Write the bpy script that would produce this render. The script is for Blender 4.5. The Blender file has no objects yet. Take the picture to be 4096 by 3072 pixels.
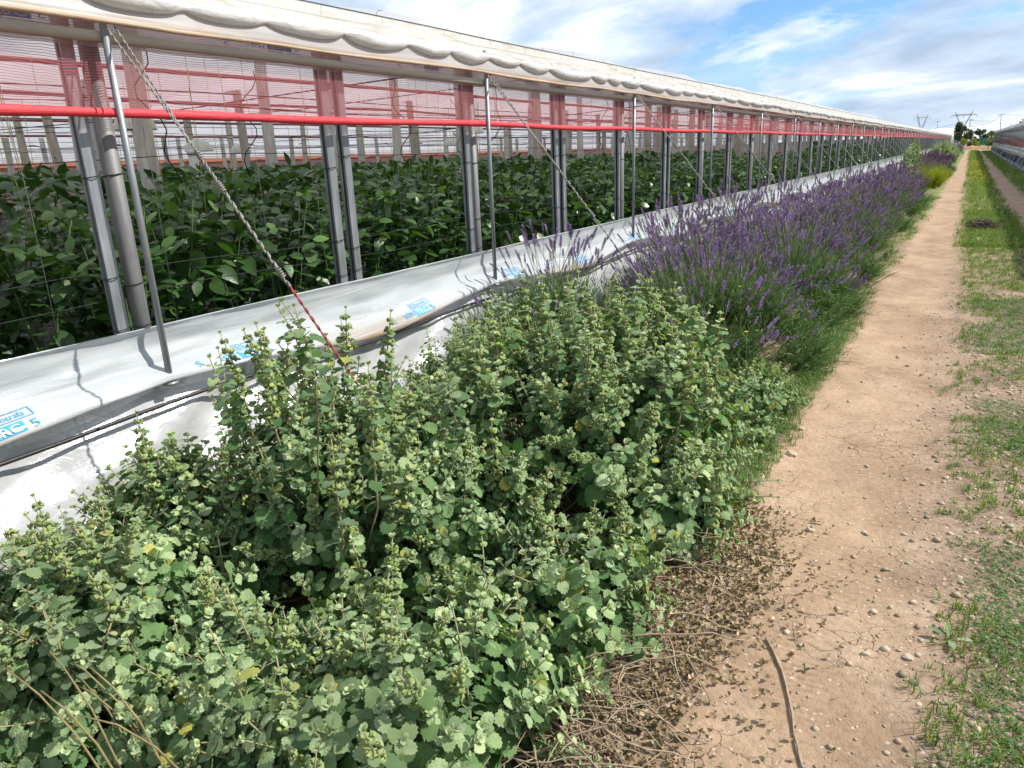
import bpy, math, random
import numpy as np
from mathutils import Vector, Matrix, Quaternion

# ------------------------------------------------------------------ camera, sky, sun, exposure
scene = bpy.context.scene
COL = scene.collection
EYE = 1.55
cam_data = bpy.data.cameras.new('camera')
cam = bpy.data.objects.new('camera', cam_data)
COL.objects.link(cam)
scene.camera = cam
yaw, pitch, roll = 0.5525, -0.3000, -0.0425
fwd = Vector((-math.sin(yaw) * math.cos(pitch), math.cos(yaw) * math.cos(pitch), math.sin(pitch)))
rgt = Vector((math.cos(yaw), math.sin(yaw), 0))
upv = rgt.cross(fwd)
r2 = rgt * math.cos(roll) + upv * math.sin(roll)
u2 = -rgt * math.sin(roll) + upv * math.cos(roll)
m = Matrix((r2, u2, -fwd)).transposed().to_4x4()
m.translation = (0, 0, EYE)
cam.matrix_world = m
cam_data.sensor_width = 36.0
cam_data.lens = 36.0 * 2916.0 / 4096.0
cam_data.clip_start = 0.02
cam_data.clip_end = 6000

SUN_EL, SUN_AZ = math.radians(44), math.atan2(0.85, 0.52)
sunvec = Vector((math.sin(SUN_AZ) * math.cos(SUN_EL), math.cos(SUN_AZ) * math.cos(SUN_EL), math.sin(SUN_EL)))
sl = bpy.data.lights.new('sun', 'SUN')
sl.energy = 4.6
sl.angle = math.radians(0.53)
sl.color = (1.0, 0.95, 0.87)
sun = bpy.data.objects.new('sun', sl)
COL.objects.link(sun)
sun.rotation_euler = sunvec.to_track_quat('Z', 'Y').to_euler()
sun.location = (20, 12, 30)

scene.render.engine = 'CYCLES'
scene.cycles.max_bounces = 5
scene.cycles.transparent_max_bounces = 12
scene.cycles.transmission_bounces = 6
scene.cycles.diffuse_bounces = 2
scene.cycles.use_denoising = True
scene.view_settings.view_transform = 'Standard'
scene.view_settings.look = 'None'
scene.view_settings.exposure = 0.56
scene.view_settings.gamma = 1.0
scene.view_settings.use_curve_mapping = False


class NT:
    """small helper to wire node trees"""
    def __init__(self, tree):
        self.t = tree
        self.t.nodes.clear()

    def n(self, kind, **kw):
        nd = self.t.nodes.new(kind)
        for k, v in kw.items():
            if k.startswith('i_'):
                key = k[2:]
                key = int(key) if key.isdigit() else key.replace('_', ' ')
                nd.inputs[key].default_value = v
            else:
                setattr(nd, k, v)
        return nd

    def l(self, a, b):
        self.t.links.new(a, b)

    def math(self, op, a, b=None, clamp=False):
        nd = self.t.nodes.new('ShaderNodeMath')
        nd.operation = op
        nd.use_clamp = clamp
        for i, x in enumerate((a, b)):
            if x is None:
                continue
            if isinstance(x, (int, float)):
                nd.inputs[i].default_value = x
            else:
                self.l(x, nd.inputs[i])
        return nd.outputs[0]

    def ramp(self, fac, stops, interp='LINEAR'):
        nd = self.t.nodes.new('ShaderNodeValToRGB')
        nd.color_ramp.interpolation = interp
        els = nd.color_ramp.elements
        while len(els) < len(stops):
            els.new(0.5)
        for e, (p, c) in zip(els, stops):
            e.position = p
            e.color = c if len(c) == 4 else (*c, 1)
        self.l(fac, nd.inputs[0])
        return nd.outputs[0]

    def mix(self, fac, a, b, blend='MIX'):
        nd = self.t.nodes.new('ShaderNodeMix')
        nd.data_type = 'RGBA'
        nd.blend_type = blend
        for i, x in ((0, fac), (6, a), (7, b)):
            if isinstance(x, (int, float)):
                nd.inputs[i].default_value = x
            elif isinstance(x, tuple):
                nd.inputs[i].default_value = x if len(x) == 4 else (*x, 1)
            else:
                self.l(x, nd.inputs[i])
        return nd.outputs[2]

    def noise(self, vec, scale, detail=4, rough=0.5, dist=0.0):
        nd = self.t.nodes.new('ShaderNodeTexNoise')
        nd.inputs['Scale'].default_value = scale
        nd.inputs['Detail'].default_value = detail
        nd.inputs['Roughness'].default_value = rough
        nd.inputs['Distortion'].default_value = dist
        if vec is not None:
            self.l(vec, nd.inputs['Vector'])
        return nd.outputs['Fac']

    def mapping(self, vec, scale=(1, 1, 1), loc=(0, 0, 0), rot=(0, 0, 0)):
        nd = self.t.nodes.new('ShaderNodeMapping')
        nd.inputs['Scale'].default_value = scale
        nd.inputs['Location'].default_value = loc
        nd.inputs['Rotation'].default_value = rot
        self.l(vec, nd.inputs['Vector'])
        return nd.outputs[0]


SKYLOC = (26.3, 17.6, 4.4)
world = bpy.data.worlds.new('World')
scene.world = world
world.use_nodes = True
w = NT(world.node_tree)
sky = w.n('ShaderNodeTexSky', sky_type='NISHITA', sun_disc=False, sun_elevation=SUN_EL, sun_rotation=SUN_AZ,
          air_density=1.0, dust_density=0.3, ozone_density=1.5)
tc = w.n('ShaderNodeTexCoord')
sep = w.n('ShaderNodeSeparateXYZ')
w.l(tc.outputs['Generated'], sep.inputs[0])
zc = w.math('ADD', w.math('MAXIMUM', sep.outputs['Z'], 0.0), 0.26)
comb = w.n('ShaderNodeCombineXYZ')
w.l(w.math('DIVIDE', sep.outputs['X'], zc), comb.inputs[0])
w.l(w.math('DIVIDE', sep.outputs['Y'], zc), comb.inputs[1])
cv = w.mapping(comb.outputs[0], scale=(0.85, 0.95, 1), rot=(0, 0, 0.5), loc=SKYLOC)
big = w.noise(cv, 1.1, 8, 0.55, 0.25)
wisp = w.noise(w.mapping(cv, scale=(1, 1.25, 1), loc=(7, 2, 0)), 3.0, 8, 0.6, 0.3)
dens = w.math('ADD', w.math('MULTIPLY', big, 0.78), w.math('MULTIPLY', wisp, 0.30))
cover = w.ramp(dens, [(0.43, (0, 0, 0)), (0.49, (0.75,) * 3), (0.56, (1, 1, 1))])
lowsky = w.ramp(sep.outputs['Z'], [(0.0, (0.85,) * 3), (0.13, (0, 0, 0))])
cover = w.math('MAXIMUM', cover, w.math('MULTIPLY', lowsky, 0.9))
shade = w.noise(w.mapping(cv, scale=(0.9, 1.2, 1), loc=(1.3, 5.2, 0)), 2.0, 7, 0.55, 0.3)
cloudcol = w.ramp(shade, [(0.34, (0.36, 0.46, 0.60)), (0.48, (0.56, 0.65, 0.77)), (0.58, (0.84, 0.87, 0.90))])
skyc = w.mix(1.0, sky.outputs[0], (0.062, 0.084, 0.114), 'MULTIPLY')
skyb = w.mix(cover, skyc, w.mix(1.0, cloudcol, (0.94, 0.94, 0.94), 'MULTIPLY'))
bg = w.n('ShaderNodeBackground')
w.l(skyb, bg.inputs['Color'])
bg.inputs['Strength'].default_value = 1.0
wo = w.n('ShaderNodeOutputWorld')
w.l(bg.outputs[0], wo.inputs[0])

# ------------------------------------------------------------------ helpers
RNG = np.random.default_rng(7)
random.seed(7)


def gz(y):
    return -0.36 * (1 - math.exp(-max(y, 0.0) / 38.0))


class MB:
    """collects verts and faces, builds ONE mesh"""
    def __init__(self):
        self.v, self.f, self.mi, self.at, self.n = [], [], [], [], 0

    def add(self, v, f, mat=0, at=(0.5, 0.5)):
        v = np.asarray(v, float)
        f = np.asarray(f, int)
        self.v.append(v)
        self.f.append(f + self.n)
        self.mi.append(np.full(len(f), mat, int))
        a = np.empty((len(v), 2))
        a[:] = at
        self.at.append(a)
        self.n += len(v)

    def mesh(self, name, mats, smooth=True):
        me = bpy.data.meshes.new(name)
        V = np.concatenate(self.v)
        me.vertices.add(len(V))
        me.vertices.foreach_set('co', V.astype(np.float32).ravel())
        starts, loops, tot, mi = [], [], 0, []
        for f, mm in zip(self.f, self.mi):
            k = f.shape[1]
            starts.append(tot + np.arange(len(f)) * k)
            loops.append(f.ravel())
            tot += f.size
            mi.append(mm)
        loops = np.concatenate(loops)
        starts = np.concatenate(starts)
        me.loops.add(len(loops))
        me.loops.foreach_set('vertex_index', loops.astype(np.int32))
        me.polygons.add(len(starts))
        me.polygons.foreach_set('loop_start', starts.astype(np.int32))
        me.polygons.foreach_set('material_index', np.concatenate(mi).astype(np.int32))
        me.polygons.foreach_set('use_smooth', np.full(len(starts), smooth, bool))
        A = np.concatenate(self.at)
        for i, nm in enumerate(('age', 'rnd')):
            la = me.attributes.new(nm, 'FLOAT', 'POINT')
            la.data.foreach_set('value', A[:, i].astype(np.float32))
        for mt in mats:
            me.materials.append(mt)
        me.update(calc_edges=True)
        return me


def link(name, data, parent=None, mat4=None, loc=None):
    o = bpy.data.objects.new(name, data)
    COL.objects.link(o)
    if parent is not None:
        o.parent = parent
    if mat4 is not None:
        o.matrix_basis = mat4
    elif loc is not None:
        o.location = loc
    return o


def tag(o, label, cat=None, group=None, kind=None):
    if label:
        o['label'] = label
    if cat:
        o['category'] = cat
    if group:
        o['group'] = group
    if kind:
        o['kind'] = kind
    return o


def thing(name, label, cat, loc=(0, 0, 0), group=None):
    return tag(link(name, None, loc=loc), label, cat, group)


def box(x0, x1, y0, y1, z0, z1):
    v = [(x, y, z) for x in (x0, x1) for y in (y0, y1) for z in (z0, z1)]
    f = [(0, 1, 3, 2), (4, 6, 7, 5), (0, 4, 5, 1), (2, 3, 7, 6), (0, 2, 6, 4), (1, 5, 7, 3)]
    return v, f


def tube(pts, rad, sides=8, caps=True):
    P = np.asarray(pts, float)
    n = len(P)
    R = np.full(n, rad, float) if np.isscalar(rad) else np.asarray(rad, float)
    T = np.gradient(P, axis=0)
    T /= np.linalg.norm(T, axis=1)[:, None] + 1e-12
    ref = np.array([0, 0, 1.0]) if abs(T[0, 2]) < 0.9 else np.array([1.0, 0, 0])
    V = []
    u = None
    for i in range(n):
        if u is None:
            u = np.cross(ref, T[i])
        else:
            u = u - T[i] * (u @ T[i])
        u = u / (np.linalg.norm(u) + 1e-12)
        b = np.cross(T[i], u)
        a = np.arange(sides) * 2 * np.pi / sides
        V.append(P[i] + R[i] * (np.cos(a)[:, None] * u + np.sin(a)[:, None] * b))
    V = np.concatenate(V)
    k = np.arange(sides)
    F = []
    for i in range(n - 1):
        a = i * sides + k
        b = i * sides + (k + 1) % sides
        F.append(np.c_[a, b, b + sides, a + sides])
    F = np.concatenate(F)
    if caps:
        V = np.concatenate([V, P[:1], P[-1:]])
        c0, c1 = len(V) - 2, len(V) - 1
        e = (n - 1) * sides
        F2 = np.concatenate([np.c_[np.full(sides, c0), (k + 1) % sides, k, k], np.c_[np.full(sides, c1), e + k, e + (k + 1) % sides, e + (k + 1) % sides]])
        return V, F, F2[:, :3]
    return V, F, None


def add_tube(mb, pts, rad, sides=8, mat=0, at=(0.5, 0.5), caps=True):
    V, F, T = tube(pts, rad, sides, caps)
    n0 = mb.n
    mb.add(V, F, mat, at)
    if T is not None:
        mb.f.append(T + n0)
        mb.mi.append(np.full(len(T), mat, int))


def grid_faces(nu, nv):
    i, j = np.meshgrid(np.arange(nu - 1), np.arange(nv - 1), indexing='ij')
    a = (i * nv + j).ravel()
    return np.c_[a, a + nv, a + nv + 1, a + 1]


def frame(pos, d, up=(0, 0, 1), spin=0.0, s=1.0):
    """matrix whose local z axis is d"""
    d = Vector(d).normalized()
    q = d.to_track_quat('Z', 'Y')
    return Matrix.Translation(pos) @ q.to_matrix().to_4x4() @ Matrix.Rotation(spin, 4, 'Z') @ Matrix.Scale(s, 4)


def xf(mat, V):
    M = np.array(mat)
    return np.asarray(V) @ M[:3, :3].T + M[:3, 3]


# ------------------------------------------------------------------ materials
def newmat(name):
    mt = bpy.data.materials.new(name)
    mt.use_nodes = True
    return mt, NT(mt.node_tree)


def finish(t, shader, disp=None):
    out = t.n('ShaderNodeOutputMaterial')
    t.l(shader, out.inputs['Surface'])


def simple(name, col, rough=0.6, metal=0.0, var=0.25, scale=18.0, bump=0.15, bscale=60.0, spec=0.4, stretch=(1, 1, 1)):
    mt, t = newmat(name)
    tcn = t.n('ShaderNodeTexCoord')
    v = t.mapping(tcn.outputs['Object'], scale=stretch)
    nz = t.noise(v, scale, 5, 0.6)
    oi = t.n('ShaderNodeObjectInfo')
    c = t.mix(t.ramp(nz, [(0.3, (1 - var,) * 3), (0.7, (1 + var * 0.4,) * 3)]), (0, 0, 0), col, 'MIX')
    c = t.mix(1.0, col, t.ramp(nz, [(0.3, (1 - var,) * 3), (0.7, (1.0,) * 3)]), 'MULTIPLY')
    c = t.mix(1.0, c, t.ramp(oi.outputs['Random'], [(0, (0.88,) * 3), (1, (1, 1, 1))]), 'MULTIPLY')
    b = t.n('ShaderNodeBsdfPrincipled')
    t.l(c, b.inputs['Base Color'])
    b.inputs['Metallic'].default_value = metal
    b.inputs['Specular IOR Level'].default_value = spec
    t.l(t.ramp(nz, [(0.2, (rough * 0.8,) * 3), (0.8, (min(1, rough * 1.15),) * 3)]), b.inputs['Roughness'])
    if bump:
        bn = t.n('ShaderNodeBump')
        bn.inputs['Strength'].default_value = bump
        bn.inputs['Distance'].default_value = 0.01
        t.l(t.noise(v, bscale, 6, 0.6), bn.inputs['Height'])
        t.l(bn.outputs[0], b.inputs['Normal'])
    finish(t, b.outputs[0])
    return mt


def leafmat(name, stops, trans=0.28, rough=0.6, spec=0.3, sheen=0.0, hue_var=0.25, vein=90.0, veinstr=0.25, yellow=None):
    """stops: colours from old (age 0) to young (age 1)"""
    mt, t = newmat(name)
    age = t.n('ShaderNodeAttribute', attribute_name='age')
    rnd = t.n('ShaderNodeAttribute', attribute_name='rnd')
    oi = t.n('ShaderNodeObjectInfo')
    rr = t.math('FRACT', t.math('ADD', rnd.outputs['Fac'], oi.outputs['Random']))
    c = t.ramp(age.outputs['Fac'], stops)
    c = t.mix(1.0, c, t.ramp(rr, [(0, (1 - hue_var, 1 - hue_var * 0.8, 1 - hue_var)), (1, (1 + hue_var * 0.15, 1.0, 1 - hue_var * 0.25))]), 'MULTIPLY')
    tcn = t.n('ShaderNodeTexCoord')
    nz = t.noise(tcn.outputs['Object'], vein * 0.35, 1, 0.6)
    c = t.mix(1.0, c, t.ramp(nz, [(0.3, (0.80, 0.82, 0.80)), (0.7, (1, 1, 1))]), 'MULTIPLY')
    if yellow:
        c = t.mix(t.ramp(rr, [(yellow[1], (0, 0, 0)), (min(1.0, yellow[1] + 0.02), (1, 1, 1))]), c, yellow[0])
    b = t.n('ShaderNodeBsdfPrincipled')
    t.l(c, b.inputs['Base Color'])
    b.inputs['Roughness'].default_value = rough
    b.inputs['Specular IOR Level'].default_value = spec
    if sheen:
        b.inputs['Sheen Weight'].default_value = sheen
        b.inputs['Sheen Roughness'].default_value = 0.4
    if veinstr >= 0.3:
        bn = t.n('ShaderNodeBump')
        bn.inputs['Strength'].default_value = veinstr
        bn.inputs['Distance'].default_value = 0.004
        t.l(t.noise(tcn.outputs['Object'], vein, 0, 0.5), bn.inputs['Height'])
        t.l(bn.outputs[0], b.inputs['Normal'])
    tr = t.n('ShaderNodeBsdfTranslucent')
    t.l(t.mix(1.0, c, (1.35, 1.45, 0.55), 'MULTIPLY'), tr.inputs['Color'])
    ms = t.n('ShaderNodeMixShader')
    ms.inputs[0].default_value = trans
    t.l(b.outputs[0], ms.inputs[1])
    t.l(tr.outputs[0], ms.inputs[2])
    finish(t, ms.outputs[0])
    return mt


def film(name, col, trans=0.35, rough=0.35, stain=None, clear=0.0, wr=(3, 3, 3), bump=0.25, zr=None, spec=0.5):
    """plastic sheet: diffuse + translucent + gloss, with dirt that lies in shapes of its own"""
    mt, t = newmat(name)
    tcn = t.n('ShaderNodeTexCoord')
    v = t.mapping(tcn.outputs['Object'], scale=wr)
    nz = t.noise(v, 3.0, 6, 0.6, 0.5)
    c = t.mix(1.0, col, t.ramp(nz, [(0.3, (0.86, 0.87, 0.88)), (0.7, (1, 1, 1))]), 'MULTIPLY')
    if stain is not None:
        s1 = t.noise(t.mapping(tcn.outputs['Object'], scale=(3, 1.1, 9)), 2.2, 7, 0.65, 1.2)
        fac = t.ramp(s1, [(0.50, (0, 0, 0)), (0.64, (0.75,) * 3)])
        edge = t.math('ABSOLUTE', t.math('SUBTRACT', t.noise(t.mapping(tcn.outputs['Object'], scale=(2, 1.0, 4)), 1.7, 5, 0.6, 0.4), 0.5))
        line = t.ramp(edge, [(0.0, (0.75,) * 3), (0.012, (0, 0, 0))])
        fac = t.math('MULTIPLY', t.mix(1.0, fac, line, 'SCREEN'), 0.55)
        if zr is not None:
            se = t.n('ShaderNodeSeparateXYZ')
            t.l(tcn.outputs['Object'], se.inputs[0])
            mr = t.n('ShaderNodeMapRange')
            mr.inputs[1].default_value, mr.inputs[2].default_value = zr
            t.l(se.outputs[2], mr.inputs[0])
            low = t.math('MULTIPLY', mr.outputs[0], t.ramp(t.noise(t.mapping(tcn.outputs['Object'], scale=(1, 0.8, 14)), 3, 5, 0.6), [(0.32, (0, 0, 0)), (0.62, (1, 1, 1))]))
            fac = t.mix(1.0, t.math('MULTIPLY', fac, 0.07), low, 'SCREEN')
        c = t.mix(fac, c, stain)
    b = t.n('ShaderNodeBsdfPrincipled')
    t.l(c, b.inputs['Base Color'])
    b.inputs['Roughness'].default_value = rough
    b.inputs['Specular IOR Level'].default_value = spec
    if bump:
        bn = t.n('ShaderNodeBump')
        bn.inputs['Strength'].default_value = bump
        bn.inputs['Distance'].default_value = 0.02
        t.l(t.noise(v, 5.0, 5, 0.55, 1.0), bn.inputs['Height'])
        t.l(bn.outputs[0], b.inputs['Normal'])
    tr = t.n('ShaderNodeBsdfTranslucent')
    t.l(c, tr.inputs['Color'])
    ms = t.n('ShaderNodeMixShader')
    ms.inputs[0].default_value = trans
    t.l(b.outputs[0], ms.inputs[1])
    t.l(tr.outputs[0], ms.inputs[2])
    sh = ms.outputs[0]
    if clear:
        tp = t.n('ShaderNodeBsdfTransparent')
        m2 = t.n('ShaderNodeMixShader')
        m2.inputs[0].default_value = clear
        t.l(sh, m2.inputs[1])
        t.l(tp.outputs[0], m2.inputs[2])
        sh = m2.outputs[0]
    finish(t, sh)
    return mt


def netmat(name, col, period=0.010, thread=0.22, veil=0.20):
    mt, t = newmat(name)
    tcn = t.n('ShaderNodeTexCoord')
    se = t.n('ShaderNodeSeparateXYZ')
    wob = t.noise(t.mapping(tcn.outputs['Object'], scale=(1, 1.5, 3)), 2.0, 3, 0.5)
    t.l(tcn.outputs['Object'], se.inputs[0])
    zz = t.math('ADD', se.outputs[2], t.math('MULTIPLY', wob, 0.05))
    fr = t.math('FRACT', t.math('DIVIDE', zz, period))
    th = t.math('LESS_THAN', fr, thread)
    fy = t.math('FRACT', t.math('DIVIDE', se.outputs[1], 0.0042))
    tv = t.math('MULTIPLY', t.math('LESS_THAN', fy, 0.3), veil / 0.3)
    al = t.math('MAXIMUM', th, tv)
    d = t.n('ShaderNodeBsdfPrincipled')
    d.inputs['Base Color'].default_value = (*col, 1)
    d.inputs['Roughness'].default_value = 0.6
    trl = t.n('ShaderNodeBsdfTranslucent')
    trl.inputs['Color'].default_value = (*col, 1)
    md = t.n('ShaderNodeMixShader')
    md.inputs[0].default_value = 0.45
    t.l(d.outputs[0], md.inputs[1])
    t.l(trl.outputs[0], md.inputs[2])
    tp = t.n('ShaderNodeBsdfTransparent')
    ms = t.n('ShaderNodeMixShader')
    t.l(al, ms.inputs[0])
    t.l(tp.outputs[0], ms.inputs[1])
    t.l(md.outputs[0], ms.inputs[2])
    finish(t, ms.outputs[0])
    return mt


M = {}
M['zinc'] = simple('zinc', (0.33, 0.35, 0.37), 0.48, 0.55, 0.35, 30, 0.1, 120, stretch=(1, 1, 0.15))
M['zinc_dark'] = simple('zinc_dark', (0.24, 0.24, 0.24), 0.6, 0.35, 0.35, 25, 0.12, 120, stretch=(1, 1, 0.2))
M['slot'] = simple('slot', (0.02, 0.02, 0.022), 0.7)
M['black'] = simple('black', (0.018, 0.018, 0.02), 0.5)
M['cable'] = simple('cable', (0.30, 0.285, 0.26), 0.6, 0.3, 0.35, 60)
M['cable_red'] = simple('cable_red', (0.33, 0.055, 0.045), 0.6)
M['pvc'] = simple('pvc', (0.42, 0.38, 0.32), 0.45, 0, 0.15, 6, 0.05, 60, stretch=(3, 0.6, 3))
M['wood'] = simple('wood', (0.64, 0.56, 0.47), 0.85, 0, 0.45, 9, 0.5, 30, stretch=(3, 3, 0.35))
M['wood_pale'] = simple('wood_pale', (0.78, 0.74, 0.68), 0.85, 0, 0.4, 9, 0.5, 30, stretch=(3, 3, 0.35))
M['twine'] = simple('twine', (0.55, 0.56, 0.17), 0.7, bump=0)
M['blue'] = simple('blue', (0.05, 0.40, 0.75), 0.5, 0, 0.3, 40, 0)
M['printwhite'] = simple('printwhite', (0.75, 0.76, 0.76), 0.45, 0, 0.1, 40, 0)
M['dome'] = simple('dome', (0.72, 0.73, 0.64), 0.5, 0, 0.1)
M['skirt'] = film('skirt', (0.70, 0.735, 0.76), 0.36, 0.13, (0.44, 0.29, 0.16), clear=0.10, wr=(2, 0.35, 4), bump=0.3, zr=(0.58, 0.50), spec=0.8)
M['lower'] = film('lower', (0.46, 0.47, 0.48), 0.15, 0.22, (0.40, 0.30, 0.20), wr=(2, 1.2, 1.5), bump=0.5, zr=(0.10, -0.1), spec=0.9)
M['eave'] = film('eave', (0.75, 0.74, 0.68), 0.40, 0.32, (0.40, 0.24, 0.12), wr=(2, 1, 2), bump=0.3)
M['flap'] = film('flap', (0.68, 0.665, 0.65), 0.50, 0.35, (0.44, 0.30, 0.18), wr=(2, 0.6, 2), bump=0.2, zr=(2.215, 2.175))
M['hem'] = simple('hem', (0.50, 0.37, 0.25), 0.55, 0, 0.4, 5, 0.3, 30, stretch=(4, 0.7, 4))
M['white_cover'] = simple('white_cover', (0.82, 0.83, 0.84), 0.6, 0, 0.08, 0.5, 0)
M['roll_film'] = film('roll_film', (0.77, 0.77, 0.76), 0.30, 0.20, (0.42, 0.28, 0.16), wr=(4, 1.5, 4), bump=0.35)
M['sidefilm'] = film('sidefilm', (0.62, 0.58, 0.57), 0.55, 0.4, None, clear=0.25)
M['roof'] = film('roof', (0.80, 0.80, 0.83), 0.42, 0.35, None, wr=(1, 0.6, 1), bump=0.2)
M['rednet'] = netmat('rednet', (0.55, 0.15, 0.16))
M['redfar'] = netmat('redfar', (0.72, 0.12, 0.13), 0.02, 0.80, 0.2)
M['dusty_net'] = simple('dusty_net', (0.46, 0.17, 0.18), 0.8, 0, 0.4, 20, 0.3, 40)
M['redroll'] = simple('redroll', (0.72, 0.045, 0.06), 0.55, 0, 0.25, 30, 0.4, 45, stretch=(5, 0.25, 5))
M['pink'] = simple('pink', (0.58, 0.34, 0.33), 0.8, bump=0)
M['brick'] = simple('brick', (0.33, 0.12, 0.08), 0.8, bump=0)
M['grey_wall'] = simple('grey_wall', (0.36, 0.345, 0.37), 0.7, bump=0)
M['soil_in'] = simple('soil_in', (0.035, 0.028, 0.021), 0.95, 0, 0.4, 6, 0.6, 25)
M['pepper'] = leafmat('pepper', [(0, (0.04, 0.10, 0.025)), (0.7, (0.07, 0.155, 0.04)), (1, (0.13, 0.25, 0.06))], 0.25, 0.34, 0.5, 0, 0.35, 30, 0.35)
M['pepper_stem'] = simple('pepper_stem', (0.08, 0.13, 0.04), 0.6)
M['pepper_fruit'] = simple('pepper_fruit', (0.035, 0.10, 0.02), 0.22, 0, 0.1, bump=0)
M['hore'] = leafmat('hore', [(0, (0.075, 0.185, 0.05)), (0.40, (0.182, 0.292, 0.128)), (1, (0.50, 0.60, 0.37))], 0.26, 0.75, 0.2, 0.25, 0.36, 190, 0.6, ((0.38, 0.36, 0.07), 0.975))
M['hore_stem'] = simple('hore_stem', (0.36, 0.32, 0.17), 0.8, 0, 0.4, 30)
M['hore_flower'] = leafmat('hore_flower', [(0, (0.27, 0.37, 0.11)), (1, (0.42, 0.50, 0.20))], 0.2, 0.7, 0.2, 0.2, 0.25, 200, 0.2)
M['dead'] = simple('dead', (0.42, 0.31, 0.21), 0.9, 0, 0.45, 40, 0.4, 150)
M['litter'] = leafmat('litter', [(0, (0.20, 0.14, 0.085)), (0.5, (0.36, 0.26, 0.17)), (1, (0.52, 0.42, 0.30))], 0.1, 0.9, 0.1, 0, 0.35, 60, 0.2)
M['lav_leaf'] = leafmat('lav_leaf', [(0, (0.05, 0.11, 0.03)), (0.6, (0.10, 0.185, 0.055)), (1, (0.20, 0.28, 0.12))], 0.2, 0.7, 0.2, 0.1, 0.3, 90, 0.1)
M['lav_stem'] = simple('lav_stem', (0.22, 0.25, 0.13), 0.8)
M['lav_bract'] = leafmat('lav_bract', [(0, (0.15, 0.095, 0.17)), (1, (0.25, 0.155, 0.35))], 0.1, 0.7, 0.2, 0.2, 0.4, 200, 0.2)
M['lav_flower'] = leafmat('lav_flower', [(0, (0.28, 0.165, 0.55)), (1, (0.46, 0.31, 0.80))], 0.25, 0.7, 0.2, 0.2, 0.3, 200, 0.1)
M['lav_flower_dark'] = leafmat('lav_flower_dark', [(0, (0.15, 0.055, 0.24)), (1, (0.26, 0.11, 0.36))], 0.25, 0.7, 0.2, 0.2, 0.3, 200, 0.1)
M['grass'] = leafmat('grass', [(0, (0.08, 0.15, 0.025)), (0.6, (0.16, 0.26, 0.04)), (1, (0.34, 0.38, 0.09))], 0.3, 0.6, 0.3, 0, 0.3, 40, 0.05)
M['clover'] = leafmat('clover', [(0, (0.045, 0.125, 0.03)), (1, (0.13, 0.25, 0.06))], 0.25, 0.55, 0.3, 0, 0.3, 60, 0.1)
M['yellowgreen'] = leafmat('yellowgreen', [(0, (0.12, 0.17, 0.02)), (1, (0.42, 0.42, 0.04))], 0.3, 0.7, 0.2, 0, 0.3, 60, 0.1)
M['petal'] = leafmat('petal', [(0, (0.75, 0.47, 0.02)), (1, (0.85, 0.62, 0.03))], 0.2, 0.6)
M['tree'] = leafmat('tree', [(0, (0.022, 0.05, 0.016)), (1, (0.075, 0.125, 0.035))], 0.2, 0.6, 0.3, 0, 0.4, 2, 0.1)
M['bark'] = simple('bark', (0.11, 0.085, 0.065), 0.95, 0, 0.4, 6, 0.6, 20)
M['stone'] = leafmat('stone', [(0, (0.30, 0.235, 0.18)), (0.5, (0.44, 0.34, 0.265)), (1, (0.56, 0.46, 0.37))], 0.0, 0.85, 0.25, 0, 0.3, 60, 0.3)
M['steel'] = simple('steel', (0.20, 0.21, 0.22), 0.6, 0.3, bump=0)
M['concrete'] = simple('concrete', (0.32, 0.30, 0.28), 0.9)
M['mulch'] = simple('mulch', (0.055, 0.055, 0.065), 0.5, 0, 0.35, 3, 0.3, 8)
M['greennet'] = simple('greennet', (0.03, 0.20, 0.13), 0.7)
M['dirt_orange'] = simple('dirt_orange', (0.42, 0.22, 0.12), 0.95, 0, 0.3, 0.6, 0.4, 3)
M['crumple'] = film('crumple', (0.80, 0.80, 0.78), 0.2, 0.35, (0.33, 0.28, 0.2), bump=0.6)
M['redcloth'] = film('redcloth', (0.74, 0.15, 0.16), 0.15, 0.7, None, bump=0.1)
M['wallfilm'] = film('wallfilm', (0.80, 0.79, 0.77), 0.15, 0.4, (0.42, 0.36, 0.29), wr=(1, 3, .4), bump=0.5)
M['brownnet'] = netmat('brownnet', (0.42, 0.38, 0.34), 0.05, 0.35, 0.12)

# ------------------------------------------------------------------ the setting: ground
_LAT = {}


def vnoise(x, y, seed=0):
    if seed not in _LAT:
        _LAT[seed] = np.random.default_rng(seed).random((256, 256))
    L = _LAT[seed]
    xi, yi = np.floor(x).astype(int), np.floor(y).astype(int)
    fx, fy = x - xi, y - yi
    fx, fy = fx * fx * (3 - 2 * fx), fy * fy * (3 - 2 * fy)
    g = lambda a, b: L[a % 256, b % 256]
    return (g(xi, yi) * (1 - fx) + g(xi + 1, yi) * fx) * (1 - fy) + (g(xi, yi + 1) * (1 - fx) + g(xi + 1, yi + 1) * fx) * fy


def gheight(x, y):
    """terrain height"""
    x, y = np.asarray(x, float), np.asarray(y, float)
    z = -0.36 * (1 - np.exp(-np.clip(y, 0, 900) / 38.0))
    near = np.clip(1 - (np.abs(x) - 6) / 4, 0, 1) * np.clip(1 - (y - 120) / 60, 0, 1)
    rut = np.exp(-((x + 0.36) / 0.30) ** 4) + np.exp(-((x - 1.22) / 0.30) ** 4)
    z = z - 0.022 * rut * near
    z = z + near * ((vnoise(x * 1.7, y * 1.3, 1) - .5) * 0.03 + (vnoise(x * 7, y * 6, 2) - .5) * 0.012 + (vnoise(x * 23, y * 21, 3) - .5) * 0.006)
    # rough loose soil under the shrubs
    lit = np.exp(-((x + 0.85) / 0.35) ** 4) * np.clip(1 - (y - 3.2) / 1.0, 0, 1)
    z = z + lit * (vnoise(x * 40, y * 40, 4) - .4) * 0.018
    return z


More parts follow.
